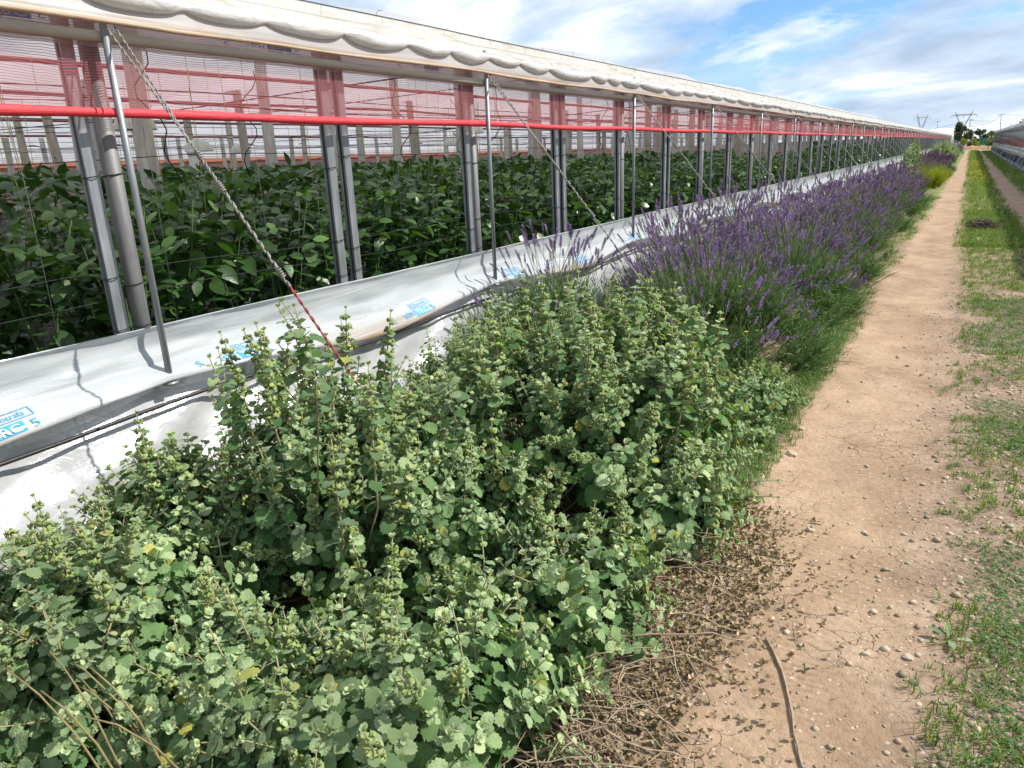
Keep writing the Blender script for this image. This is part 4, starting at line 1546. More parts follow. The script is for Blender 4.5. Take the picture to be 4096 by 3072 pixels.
PS = [pepper_spec(np.random.default_rng(650 + q), 1.46, 185, .37) for q in range(4)]
PSTEM = [pepper_stem_mesh(s) for s in PS]
PFOL = []
for s in PS:
    mb = MB()
    rs = np.random.default_rng(5)
    for mt, ag, q in s[1]:
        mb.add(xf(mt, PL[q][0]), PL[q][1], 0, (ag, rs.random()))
    PFOL.append(mb.mesh('foliage', [M['pepper']]))
fr = MB()
tq = np.linspace(0, 1, 8)
Vf, Ff, _t = tube(np.c_[np.zeros(8), np.zeros(8), .09 * tq], np.array([.012, .030, .038, .040, .038, .034, .026, .008]), 14)
an = np.arctan2(Vf[:, 1], Vf[:, 0])
Vf[:, :2] *= (1 + .09 * np.cos(an * 4))[:, None]
fr.add(Vf, Ff)
FRUIT = fr.mesh('fruit', [M['pepper_fruit']])
npl = 0
PG = 'pepper plants in the rows'
for row, (xr, y0, y1, st) in enumerate([(-4.02, .3, 46, .40), (-4.6, .5, 44, .5), (-5.3, .8, 42, .7), (-6.2, 1.2, 40, 1.0)]):
    y = y0
    while y < y1 and npl < 290:
        lab = ('bushy green pepper plant in the outer row behind the posts', 'green pepper plant in the rows deeper inside the house')[min(row, 1)]
        root = thing('pepper_plant', lab, 'pepper plant', (xr + random.uniform(-.07, .07), y + random.uniform(-.08, .08), gz(y) + .03), (PG + ', outer row') if row == 0 else PG)
        root.rotation_euler = (0, 0, random.uniform(0, 6.28))
        sc = random.uniform(.92, 1.08)
        root.scale = (1, 1, sc)
        q = random.randrange(4)
        link('stem', PSTEM[q], root)
        if row == 0 and 1.4 < y < 4.0:
            for mt, ag, k in PS[q][1]:
                link('leaf', PLM[k, 0 if ag < .3 else 1 if ag < .75 else 2], root, mt)
            for k in range(2):
                link('fruit', FRUIT, root, Matrix.Translation((random.uniform(-.15, .15), random.uniform(-.15, .15), random.uniform(.4, .8))) @ Matrix.Rotation(math.pi, 4, 'X'))
        else:
            link('foliage', PFOL[q], root)
        npl += 1
        y += st * (1 if y < 18 else 1.8)
# the remaining crop, a mass of leaves
rs = np.random.default_rng(77)
mb = MB()
def crop_leaf(x, y, z, s):
    q = int(rs.integers(5))
    mt = Matrix.Translation((x, y, z)) @ rotz(rs.uniform(0, 6.28)) @ Matrix.Rotation(rs.normal(-.1, .45), 4, 'Y') @ Matrix.Rotation(rs.normal(0, .4), 4, 'X') @ Matrix.Scale(s, 4)
    V = xf(mt, PL[q][0][[1, 6, 7, 8, 12, 13, 14, 19]])
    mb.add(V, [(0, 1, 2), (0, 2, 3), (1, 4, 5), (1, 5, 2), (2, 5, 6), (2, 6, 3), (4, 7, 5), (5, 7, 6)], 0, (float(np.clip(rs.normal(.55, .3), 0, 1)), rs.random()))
for i in range(16000):      # tops of the deeper rows
    x = -5.0 - 26 * rs.random() ** 1.6
    y = rs.uniform(.25, 4.2) * (-x) * .9
    if y > 130:
        continue
    top = 1.57 + .09 * (vnoise(np.array(x * 1.3), np.array(y * 1.1), 9) - .5) + .006 * (-x - 5) + gz(y) * .6
    crop_leaf(x, y, top - abs(rs.normal(0, .13)), rs.uniform(.11, .17) * (1 + .02 * (-x - 4)))
for i in range(6000):       # lower leaves of the second rows
    x = -4.3 - 4.5 * rs.random()
    y = rs.uniform(.3, 3.4) * (-x) * .9
    crop_leaf(x, y, gz(y) + rs.uniform(.1, 1.5), rs.uniform(.11, .17))
for i in range(9000):       # the outer row far along the wall
    y = 26 + 120 * rs.random() ** 1.5
    x = -3.85 - .75 * rs.random() ** 1.4
    crop_leaf(x, y, gz(y) * .6 + rs.uniform(.05, 1.66), rs.uniform(.16, .30) * (1 + y * .006))
o = link('pepper_crop', mb.mesh('pepper_crop', [M['pepper']]))
tag(o, 'dense mass of pepper leaves filling the rest of the house', 'crop', kind='stuff')

# white domes, pipe and wheat-like weeds inside
def dome_mesh():
    mb = MB()
    a = np.linspace(0, np.pi / 2, 7)
    b = np.arange(18) * 2 * np.pi / 18
    V = np.array([(.17 * math.cos(p) * math.cos(q), .17 * math.cos(p) * math.sin(q), .15 * math.sin(p)) for p in a for q in b])
    F = [(i * 18 + j, i * 18 + (j + 1) % 18, (i + 1) * 18 + (j + 1) % 18, (i + 1) * 18 + j) for i in range(6) for j in range(18)]
    mb.add(V, F)
    b2 = np.append(b, b[0])
    add_tube(mb, np.c_[.17 * np.cos(b2), .17 * np.sin(b2), np.zeros(19)], .006, 5)
    return mb.mesh('cap', [M['dome']])


DM = dome_mesh()
mb = MB()
add_tube(mb, [(0, 0, .15), (0, 0, .75)], .004, 5)
HOOK = mb.mesh('hanger', [M['slot']])
for x, y, z in ((-6.2, 4.05, 1.92), (-8.4, 6.3, 1.80), (-10.4, 8.6, 1.82), (-7.2, 10.8, 1.98), (-9.4, 13.2, 1.86), (-8.2, 24.0, 1.95)):
    r = thing('insect_trap', 'white half-dome insect trap hanging above the pepper crop', 'insect trap', (x, y, z), 'dome traps over the crop')
    link('cap', DM, r)
    link('hanger', HOOK, r)
mb = MB()
add_tube(mb, [(0, 0, 0), (0, 0, 1.78)], .055, 14)
r = thing('white_pipe', 'short white standpipe rising from the pepper crop', 'pipe', (-8.0, 5.9, 0))
link('riser', mb.mesh('riser', [M['dome']]), r)
mb = MB()
add_tube(mb, [(0, 0, 1.745), (0, 0, 1.805)], .063, 14)
link('collar', mb.mesh('collar', [M['printwhite']]), r)

WHT = []
for q in range(3):
    rs = np.random.default_rng(700 + q)
    mb = MB()
    for i in range(16):
        az, sp = rs.uniform(0, 6.28), rs.uniform(.05, .5)
        L = rs.uniform(.25, .6)
        d = np.array((math.cos(az) * math.sin(sp), math.sin(az) * math.sin(sp), math.cos(sp)))
        side = np.array((-math.sin(az), math.cos(az), 0)) * .006
        p0 = np.array((*rs.normal(0, .03, 2), 0))
        mb.add(np.array([p0 - side, p0 + side, p0 + d * L * .6 + side, p0 + d * L * .6 - side]), [(0, 1, 2, 3)], 0, (rs.uniform(.5, 1), rs.random()))
        mb.add(np.array([p0 + d * L * .6 - side, p0 + d * L * .6 + side, p0 + d * L + (0, 0, -.06)]), [(0, 1, 2)], 0, (rs.uniform(.5, 1), rs.random()))
    for i in range(4):
        p = np.array((*rs.normal(0, .04, 2), 0))
        tp = p + (rs.normal(0, .05), rs.normal(0, .05), rs.uniform(.55, .8))
        add_tube(mb, [p, (p + tp) / 2, tp], .002, 4, 0, (.9, .4))
        add_tube(mb, [tp, tp + (0, 0, .035), tp + (.004, 0, .075)], [.004, .008, .002], 6, 0, (1.0, .2))
    WHT.append(mb.mesh('blades', [M['grass']]))
for j, (x, y) in enumerate([(-3.52, 1.98), (-3.50, 2.22), (-3.52, 2.50), (-3.50, 1.75), (-3.50, 3.3), (-3.48, 4.6)]):
    r = thing('wheat_weed', 'straw-coloured wheat weed at the foot of the greenhouse posts', 'weed', (x, y, .0), 'wheat weeds by the posts')
    link('blades', WHT[j % 3], r, Matrix.Rotation(j * 1.3, 4, 'Z') @ Matrix.Scale(.85, 4))

# ------------------------------------------------------------------ stones, grass, track details
def rock(rs, sub=1):
    ico = [(-.526, 0, .851), (.526, 0, .851), (-.526, 0, -.851), (.526, 0, -.851), (0, .851, .526), (0, .851, -.526), (0, -.851, .526), (0, -.851, -.526), (.851, .526, 0), (-.851, .526, 0), (.851, -.526, 0), (-.851, -.526, 0)]
    F = [(0, 4, 1), (0, 9, 4), (9, 5, 4), (4, 5, 8), (4, 8, 1), (8, 10, 1), (8, 3, 10), (5, 3, 8), (5, 2, 3), (2, 7, 3), (7, 10, 3), (7, 6, 10), (7, 11, 6), (11, 0, 6), (0, 1, 6), (6, 1, 10), (9, 0, 11), (9, 11, 2), (9, 2, 5), (7, 2, 11)]
    V = np.array(ico) * (1 + rs.normal(0, .13, (12, 1))) * (1, rs.uniform(.6, .95), rs.uniform(.35, .65))
    return V, np.array(F)


def gravel(n, fx, size, seed):
    rs = np.random.default_rng(seed)
    bank = [rock(rs) for _ in range(14)]
    mb = MB()
    for i in range(n):
        x, y = fx(rs)
        s = size[0] * (size[1] / size[0]) ** (rs.random() ** 2.2)
        V, F = bank[rs.integers(14)]
        mb.add(xf(Matrix.Translation((x, y, float(gheight(x, y)) + s * rs.uniform(-.1, .25))) @ rotz(rs.uniform(0, 6.28)) @ Matrix.Rotation(rs.normal(0, .3), 4, 'X') @ Matrix.Scale(s, 4), V), F, 0, (rs.random(), rs.random()))
    return mb


def strip_xy(rs):
    y = .95 + 8.5 * rs.random() ** 1.7
    return rs.normal(.62, .34) + .0 * y, y


def rut_xy(rs):
    y = .95 + 7 * rs.random() ** 1.5
    x = rs.choice([rs.normal(-.70, .10), rs.normal(.04, .12), rs.uniform(-.7, .1)], p=[.35, .40, .25])
    return x, y


mb = gravel(12000, strip_xy, (.0050, .019), 81)
tag(link('gravel', mb.mesh('gravel', [M['stone']], True)), 'loose rounded gravel strewn over the strip between the ruts', 'gravel', kind='stuff')
mb = gravel(1300, rut_xy, (.0025, .008), 82)
tag(link('gravel', mb.mesh('gravel', [M['stone']], True)), 'small pebbles scattered along the sandy rut', 'gravel', kind='stuff')
for j, (x, y, s, lab) in enumerate([(-.40, 3.05, .020, 'lone pale stone lying on the open sand of the rut'), (.02, 2.28, .018, 'stone half sunk beside the broad-leaved weed'), (-.02, 1.62, .016, 'grey stone at the edge of the gravel near the dry stalk'),
                               (-.64, 3.9, .030, 'flat pale stone at the green verge of the shrubs'), (-.66, 4.3, .024, 'buff stone beside the verge clover'), (.45, 1.75, .028, 'large pale stone among the gravel of the strip')]):
    rs = np.random.default_rng(90 + j)
    V, F = rock(rs)
    mb = MB()
    mb.add(V * s, F, 0, (.8, .3))
    tag(link('stone', mb.mesh('stone', [M['stone']], False), loc=(x, y, float(gheight(x, y)) + s * .3)), lab, 'stone')


def grass_patch(n, fx, hgt, seed, kind):
    rs = np.random.default_rng(seed)
    mb = MB()
    for i in range(n):
        if i % 9 == 0 or kind != 'blade':
            xc, yc = fx(rs)
        jit = .010 * (1 + max(0, yc - 4) * .12)
        x, y = (xc + rs.normal(0, jit), yc + rs.normal(0, jit * 1.5)) if kind == 'blade' else (xc, yc)
        z = float(gheight(x, y)) - .003
        far = 1 + max(0, y - 6) * .045
        if kind == 'blade':
            h = rs.uniform(*hgt) * min(far, 2.2)
            az = rs.uniform(0, 6.28)
            lean = rs.uniform(.2, 1.0)
            wd = .0016 * far * rs.uniform(.8, 1.4)
            c, s = math.cos(az), math.sin(az)
            V = np.array([(x - s * wd, y + c * wd, z), (x + s * wd, y - c * wd, z), (x + c * h * lean * .4 + s * wd * .8, y + s * h * lean * .4 - c * wd * .8, z + h * .6), (x + c * h * lean * .4 - s * wd * .8, y + s * h * lean * .4 + c * wd * .8, z + h * .6), (x + c * h * lean, y + s * h * lean, z + h * (1 - .35 * lean))])
            mb.add(V, [(0, 1, 2), (0, 2, 3), (3, 2, 4)], 0, (float(np.clip(rs.normal(.5, .25), 0, 1)), rs.random()))
        else:
            zz = z + rs.uniform(*hgt)
            az = rs.uniform(0, 6.28)
            s = rs.uniform(.005, .0095) * far
            for k in range(3):
                a = az + k * 2.09
                c, q = math.cos(a), math.sin(a)
                tl = rs.normal(.15, .3)
                V = np.array([(x, y, zz), (x + c * s * .6 - q * s * .42, y + q * s * .6 + c * s * .42, zz + tl * s * .6), (x + c * s * 1.05, y + q * s * 1.05, zz + tl * s), (x + c * s * .6 + q * s * .42, y + q * s * .6 - c * s * .42, zz + tl * s * .6)])
                mb.add(V, [(0, 1, 2, 3)], 0, (rs.random(), rs.random()))
    return mb


def patchy(x0, x1, y0, y1, power, thr, seed, ylo=0.0):
    """random points where a noise field is high; fuller further away"""
    def f(rs):
        while True:
            y = y0 + (y1 - y0) * rs.random() ** power
            x = rs.uniform(x0, x1)
            v = .62 * vnoise(np.array(x * 2.6 + 5), np.array(y * 2.0), seed) + .38 * vnoise(np.array(x * 7), np.array(y * 6), seed + 1)
            x += rs.normal(0, .05)
            if v > thr - .034 * max(0, y - 2.5) + .25 * max(0, .45 - x) * (1 if x0 > -.2 else 0):
                return x, y
    return f


G1 = grass_patch(46000, patchy(.10, 1.05, .95, 22, 1.9, .49, 101), (.02, .055), 111, 'blade')
tag(link('grass', G1.mesh('grass', [M['grass']])), 'short bright grass on the strip between the ruts', 'grass', kind='stuff')
G2 = grass_patch(26000, patchy(.16, 1.1, .95, 9, 1.35, .55, 104), (.004, .028), 112, 'clover')
tag(link('clover', G2.mesh('clover', [M['clover']])), 'low dark clover creeping over the gravel strip', 'clover', kind='stuff')
G3 = grass_patch(30000, patchy(.0, .95, 14, 150, 1.9, .30, 107), (.04, .08), 113, 'blade')
tag(link('grass', G3.mesh('grass', [M['grass']])), 'continuous green grass strip running to the end of the track', 'grass', kind='stuff')


def verge_xy(rs):
    y = 3.2 + 24 * rs.random() ** 1.5
    e = -.78 + .08 * math.sin(y * 1.7)
    return e - abs(rs.normal(0, .16)) + .05 * rs.normal(), y


G7 = grass_patch(4500, lambda rs: (-.70 - abs(rs.normal(0, .16)) + rs.normal(0, .03), 2.5 + 5 * rs.random()), (.02, .075), 119, 'blade')
tag(link('grass', G7.mesh('grass', [M['grass']])), 'lush grass verge beside the silvery horehound and first lavender', 'grass', kind='stuff')
G4 = grass_patch(8000, verge_xy, (.015, .06), 114, 'blade')
tag(link('grass', G4.mesh('grass', [M['grass']])), 'grassy fringe along the foot of the lavender', 'grass', kind='stuff')
G5 = grass_patch(9000, lambda rs: (-.80 - abs(rs.normal(0, .12)) + .16 * math.sin(rs.random()), 3.0 + 4.2 * rs.random()), (.004, .05), 115, 'clover')
tag(link('clover', G5.mesh('clover', [M['clover']])), 'clover fringe between the silvery horehound and the rut', 'clover', kind='stuff')
G6 = grass_patch(14000, lambda rs: (rs.choice([rs.uniform(1.6, 2.6), rs.uniform(1.55, 2.2)]), 9 + 130 * rs.random() ** 1.6), (.03, .08), 116, 'blade')
tag(link('grass', G6.mesh('grass', [M['grass']])), 'shaded grass verge at the foot of the black ground sheet', 'grass', kind='stuff')
# yellow flowers in the strip, far along the track
mb = MB()
rs = np.random.default_rng(118)
for i in range(500):
    y = rs.choice([rs.normal(44, 4), rs.normal(66, 7), rs.uniform(30, 80)])
    x = rs.uniform(.05, .8)
    z = float(gheight(x, y)) + rs.uniform(.10, .2)
    s = rs.uniform(.02, .04)
    a = rs.uniform(0, 3)
    c, q = math.cos(a) * s, math.sin(a) * s
    mb.add([(x + c, y + q, z), (x - q, y + c, z + s * .4), (x - c, y - q, z + s * .2), (x + q, y - c, z + s * .5)], [(0, 1, 2, 3)], 0, (rs.random(), rs.random()))
tag(link('wildflowers', mb.mesh('wildflowers', [M['petal']])), 'tiny yellow wildflowers in the grass strip near its end', 'wildflowers', kind='stuff')


def flower(label, x, y, z, s=.018):
    r = thing('yellow_flower', label, 'flower', (x, y, float(gheight(x, y))))
    mb = MB()
    add_tube(mb, [(0, 0, 0), (.01, 0, z * .5), (0, 0, z)], .0012, 4)
    link('stem', mb.mesh('stem', [M['lav_stem']]), r)
    P = MB()
    for k in range(1):
        P.add([(0, -.22, 0), (.6, -.3, .15), (1, 0, .1), (.6, .3, .15), (0, .22, 0)], [(0, 1, 2, 3, 4)], 0, (.8, .2))
    me = P.mesh('petal', [M['petal']])
    for k in range(10):
        link('petal', me, r, Matrix.Translation((0, 0, z)) @ rotz(k * .628) @ Matrix.Rotation(-.25, 4, 'Y') @ Matrix.Scale(s, 4))


flower('yellow daisy standing out of the silvery horehound', -1.20, 3.75, .70, .016)
flower('yellow daisy low among the green lavender foliage', -1.15, 4.9, .42, .018)
flower('yellow daisy higher among the violet lavender spikes', -1.35, 5.5, .62, .018)
flower('yellow daisy at the far end of the lavender hedge', -1.30, 12.9, .82, .03)

# dry stalk lying on the rut
r = thing('dry_stalk', 'long split brown dry stalk lying on the sandy rut', 'stalk', (-.30, 1.95, 0))
rs = np.random.default_rng(5)
A, B = np.array((-.395, 2.20)), np.array((-.188, 1.70))
tq = np.linspace(0, 1, 16)
cx_ = A[0] + (B[0] - A[0]) * tq + .018 * np.sin(tq * np.pi)
cy_ = A[1] + (B[1] - A[1]) * tq + .02 * np.sin(tq * 2 * np.pi)
for k in range(4):
    off = np.array((.0030 * math.cos(k * 1.57), .0030 * math.sin(k * 1.57)))
    mb = MB()
    zz = np.array([float(gheight(a, b)) for a, b in zip(cx_, cy_)]) + .006 + .003 * (k % 2)
    add_tube(mb, np.c_[cx_ + .30 + off[0] + rs.normal(0, .0012, 16), cy_ - 1.95 + off[1] + rs.normal(0, .0012, 16), zz], .0030 * (1 - .3 * tq), 6)
    link('fibre_strand', mb.mesh('fibre_strand', [M['dead']]), r)
for j, (x, y, a, s, lab) in enumerate([(-.30, 2.22, 1.9, .30, 'thin short twig near the top of the dry stalk'), (-.17, 2.0, 1.0, .22, 'curved twig fragment beside the dry stalk'), (-.58, 3.55, .9, .4, 'crooked twig on the sand below the clover fringe'),
                                     (-.56, 2.5, .5, .45, 'withered twig curling out from the silvery horehound'), (-.45, 1.35, 2.6, .35, 'bleached twig close to the leaf litter')]):
    tag(link('twig', DEADM[j], mat4=Matrix.Translation((x, y, float(gheight(x, y)) + .006)) @ rotz(a) @ Matrix.Scale(s, 4)), lab, 'twig')
# broad-leaved weed
def weed(label, x, y, n, s, seed):
    rs = np.random.default_rng(seed)
    r = thing('broadleaf_weed', label, 'weed', (x, y, float(gheight(x, y))))
    for k in range(n):
        t = np.linspace(0, 1, 6)
        wd = np.sin(np.pi * np.clip(t, .02, .98) ** 1.4) * .13 + .01
        up = rs.uniform(.1, 1.2)
        V, F = [], []
        for i in range(6):
            xx, zz = t[i] * math.cos(up), t[i] * math.sin(up) - .25 * t[i] ** 2
            V += [(xx, -wd[i], zz + .04), (xx, 0, zz), (xx, wd[i], zz + .04)]
        for i in range(5):
            a = 3 * i
            F += [(a, a + 3, a + 4, a + 1), (a + 1, a + 4, a + 5, a + 2)]
        mb = MB()
        mb.add(np.array(V) * s, F, 0, (rs.uniform(.4, .9), rs.random()))
        link('leaf', mb.mesh('leaf', [M['hore']]), r, rotz(k * 6.28 / n + rs.normal(0, .3)))


weed('broad-leaved weed with upright leaf on the gravel edge', .13, 2.45, 4, .085, 1)
weed('small broad-leaved weed in the grassy strip', .55, 4.1, 5, .09, 2)
weed('leafy weed rosette beside the dry brown clump', .30, 14.6, 7, .17, 3)
# dry root clump on the strip
mb = MB()
rs = np.random.default_rng(9)
for i in range(170):
    a, l_ = rs.uniform(0, 6.28), rs.uniform(.10, .30)
    p = np.array((rs.normal(0, .13), rs.normal(0, .16), rs.uniform(.01, .16)))
    d = np.array((math.cos(a), math.sin(a), rs.normal(0, .3))) * l_
    add_tube(mb, [p - d / 2, p + (0, 0, rs.uniform(.0, .05)), p + d / 2 - (0, 0, .02)], .005, 4)
r = thing('dry_root_clump', 'dark brown clump of dry roots lying on the grass strip', 'dry clump', (.38, 17.1, float(gheight(.38, 17.1))))
o = link('fibres', mb.mesh('fibres', [M['bark']]), r)
o['kind'] = 'stuff'
mb = MB()
V, F = rock(np.random.default_rng(3))
mb.add(V * (.17, .18, .10) + (0, 0, .03), F)
link('soil_clod', mb.mesh('soil_clod', [M['bark']]), r)

# ------------------------------------------------------------------ the opposite greenhouse
RX, RY0, RY1 = 2.95, 9.0, 143.0
GR = thing('greenhouse', 'opposite greenhouse with black ground sheet and crumpled white plastic along its foot', 'greenhouse', (RX, RY0, gz(RY0)))
def rpart(name, mb, mats, smooth=True, label=None):
    o = link(name, mb.mesh(name, mats, smooth), GR)
    o.location = -Vector((RX, RY0, gz(RY0)))
    if label:
        o['label'] = label
    return o


def rsheet(name, prof, mt, dy=.5, nx=8, wob=.0, seed=1):
    ysx = np.arange(RY0, RY1 + .01, dy)
    t_ = np.linspace(0, 1, nx)
    px = np.interp(t_, np.linspace(0, 1, len(prof)), [p[0] for p in prof])
    pz = np.interp(t_, np.linspace(0, 1, len(prof)), [p[1] for p in prof])
    pg = np.interp(t_, np.linspace(0, 1, len(prof)), [p[2] for p in prof])
    YY, TT = np.meshgrid(ysx, t_, indexing='ij')
    X = RX + px[None, :] + wob * (vnoise(YY * 1.9, TT * 5, seed) - .5) + 0 * YY
    Z = pz[None, :] + pg[None, :] * gheight(X, YY) + wob * .6 * (vnoise(YY * 2.3, TT * 4 + 9, seed + 1) - .5)
    mb = MB()
    mb.add(np.stack([X, YY, Z], -1).reshape(-1, 3), grid_faces(len(ysx), nx))
    return rpart(name, mb, [mt])


rsheet('ground_sheet', [(-.42, .012, 1), (-.2, .18, .8), (0.0, .42, .3)], M['mulch'], .5, 8, .03, 121)
rsheet('crumpled_film', [(-.06, .34, .3), (-.16, .52, 0), (-.02, .62, 0), (-.10, .78, 0), (0, .86, 0)], M['crumple'], .22, 14, .16, 123)
rsheet('red_net', [(0.02, .86, 0), (0.02, 1.42, 0)], M['redcloth'], 2, 3)
rsheet('upper_net', [(0.03, 1.42, 0), (0.03, 2.32, 0)], M['wallfilm'], .5, 6, .05, 129)
rsheet('eave_film', [(-.08, 2.30, 0), (-.04, 2.42, 0), (.15, 2.52, 0)], M['crumple'], .3, 8, .08, 125)
rsheet('roof_film', [(.15, 2.50, 0), (4, 3.2, 0), (8, 2.5, 0), (12, 3.2, 0), (16, 2.5, 0)], M['roof'], 1.5, 17, .05, 127)
rsheet('brightening_sheet', [(9.6, .0, 1), (9.6, 2.6, 0)], M['white_cover'], 2, 3)  # white backing added behind the wall to make the inside lighter
n = 0
y = RY0
while y < RY1:
    mb = MB()
    add_tube(mb, [(-.06, 0, gz(y)), (-.06, 0, 2.55)], .022, 6)
    add_tube(mb, [(-.06, 0, 2.3), (-.30, .9, gz(y) + .1)], .010, 5)
    o = link('support_pole', mb.mesh('support_pole', [M['zinc_dark']]), GR)
    o.location = Vector((RX, y, 0)) - Vector((RX, RY0, gz(RY0)))
    y += 1.5
mb = MB()
for z0, z1, mi in ((-1.5, .5, 0), (.5, 2.6, 1)):
    mb.add([(RX + .05, RY1, z0), (RX + 16, RY1, z0), (RX + 16, RY1, z1), (RX + .05, RY1, z1)], [(0, 1, 2, 3)], mi)
    mb.add([(RX + .05, RY0, z0), (RX + 16, RY0, z0), (RX + 16, RY0, z1), (RX + .05, RY0, z1)], [(0, 1, 2, 3)], mi)
rpart('end_wall', mb, [M['crumple'], M['crumple']], False)

# black trap boards on stakes along the sheet
bm_ = MB()
v, f = box(-.006, .006, -.13, .13, .34, .66)
bm_.add(v, f)
BRD = bm_.mesh('board', [M['black']], False)
bm_ = MB()
add_tube(bm_, [(0, 0, -.05), (0, 0, .36)], .010, 6)
STK = bm_.mesh('stake', [M['black']])
y, j = 41.0, 0
while y < 120 and j < 24:
    r = thing('trap_board', 'black trap board tilted on its stake along the ground sheet', 'trap board', (2.42 + random.uniform(-.08, .08), y, gz(y)), 'black boards on stakes')
    r.rotation_euler = (random.uniform(-.15, .15), random.uniform(.25, .5), random.uniform(-.2, 1.2))
    link('board', BRD, r)
    link('stake', STK, r)
    y += random.uniform(2.0, 3.6)
    j += 1

# ------------------------------------------------------------------ far end of the track
def tree(label, x, y, h, r, seed, mt='tree', trunk=.35, dense=1700, name='tree', leaf=.30, zc=.54, zr=.52):
    rs = np.random.default_rng(seed)
    root = thing(name, label, 'tree' if name == 'tree' else 'bush', (x, y, gz(y)))
    tm = MB()
    add_tube(tm, [(0, 0, -.2), (.05, 0, h * .25), (0, .1, h * .5), (.1, 0, h * .75)], [r * .10, r * .08, r * .055, r * .02], 8)
    lobes = []
    for k in range(11):
        az, el = rs.uniform(0, 6.28), rs.uniform(-1.1, 1.0)
        c = np.array((math.cos(az) * r * .62 * math.cos(el), math.sin(az) * r * .62 * math.cos(el), h * zc + h * zr * .62 * math.sin(el)))
        lobes.append((c, r * rs.uniform(.30, .52)))
        add_tube(tm, [(0, 0, h * .35), c * (.5, .5, .8), c], [r * .045, r * .03, r * .012], 5)
    link('trunk', tm.mesh('trunk', [M['bark']]), root)
    cm = MB()
    n = 0
    P, S = [], []
    while n < dense:
        c, lr = lobes[rs.integers(11)]
        v = rs.normal(0, 1, 3)
        v /= np.linalg.norm(v)
        P.append(c + v * lr * rs.uniform(.55, 1.05) * (1, 1, .9))
        n += 1
    for p in P:
        d = rs.normal(0, 1, 3); d /= np.linalg.norm(d)
        e = np.cross(d, rs.normal(0, 1, 3)); e /= np.linalg.norm(e)
        s = leaf * rs.uniform(.6, 1.3)
        cm.add([p - d * s, p + e * s * .5, p + d * s, p - e * s * .45 + (0, 0, s * .1)], [(0, 1, 2, 3)], 0, (rs.random(), rs.random()))
    link('crown', cm.mesh('crown', [M[mt]]), root)
    return root


tree('largest dark evergreen tree at the end of the track', -2.2, 200, 6.2, 2.0, 801, dense=3600, leaf=.17)
tree('dark round tree beside the largest evergreen', 1.5, 205, 4.8, 1.45, 802, dense=2000, leaf=.17)
tree('dark low tree filling the gap between the evergreens', -.1, 210, 4.6, 1.1, 803, dense=1500, leaf=.17)
tree('olive-green tree beside the opposite greenhouse end', 3.4, 190, 3.7, 1.35, 804, 'grass', dense=1800, leaf=.13)
tree('tall tree rising above the opposite greenhouse roof', 11.2, 230, 6.5, 2.2, 805, 'tree', dense=1900, leaf=.2)
tree('tree top showing behind the opposite greenhouse roof', 8.0, 232, 5.5, 1.8, 806, 'tree', dense=1500, leaf=.2)
tree('yellow-green bush in front of the evergreens', -1.4, 185, 2.6, 1.0, 807, 'yellowgreen', dense=1500, name='bush', leaf=.10, zc=.45, zr=.5)
tree('bright yellow-green shrub next to the thin pole', .3, 180, 2.4, 1.3, 808, 'yellowgreen', dense=1800, name='bush', leaf=.10, zc=.45, zr=.5)
tree('dark green round bush at the track end', .1, 171, 1.8, .85, 809, 'tree', dense=1200, name='bush', leaf=.08, zc=.42, zr=.5)
tree('bushy low tree before the opposite greenhouse end', 2.95, 172, 2.2, .9, 810, 'grass', dense=1400, name='bush', leaf=.10, zc=.5, zr=.45)

# white plastic house far behind
r = thing('greenhouse', 'distant white plastic greenhouse behind the evergreens', 'greenhouse', (-10, 260, gz(260)))
mb = MB()
xs_ = np.linspace(-30, 14, 40)
V = [(x, yy, z) for x in xs_ for yy, z in ((0, 0), (0, 1.6), (9, 5.2 + .12 * math.sin(x * 1.1)), (18, 2.2))]
mb.add(V, grid_faces(40, 4))
link('film_cover', mb.mesh('film_cover', [M['white_cover']]), r)
for k in range(12):
    mb = MB()
    add_tube(mb, [(-29 + 3.8 * k, -.1, 0), (-29 + 3.8 * k, -.1, 1.6)], .05, 5)
    link('post', mb.mesh('post', [M['zinc']]), r)
# orange earth bank
mb = MB()
xs_, t_ = np.linspace(-2.4, 6, 60), np.linspace(0, 1, 10)
XX, TT = np.meshgrid(xs_, t_, indexing='ij')
ZZ = gz(166) + np.sin(np.pi * TT) * (.35 + .75 * vnoise(XX * 1.5, TT * 2, 131)) - .05
mb.add(np.c_[XX.ravel(), (163.5 + 4 * TT).ravel(), ZZ.ravel()], grid_faces(60, 10))
tag(link('earth_bank', mb.mesh('earth_bank', [M['dirt_orange']])), 'low bank of orange earth closing the track', kind='structure')
r = thing('net_fence', 'green mesh windbreak fence beyond the orange bank', 'fence', (1.3, 186, gz(186)))
mb = MB()
v, f = box(0, 1.5, 0, .05, .6, 1.85)
mb.add(v, f)
link('mesh_panel', mb.mesh('mesh_panel', [M['greennet']], False), r)
for k in range(3):
    mb = MB()
    add_tube(mb, [(k * .75, -.06, 0), (k * .75, -.06, 1.95)], .03, 6)
    link('post', mb.mesh('post', [M['concrete']]), r)
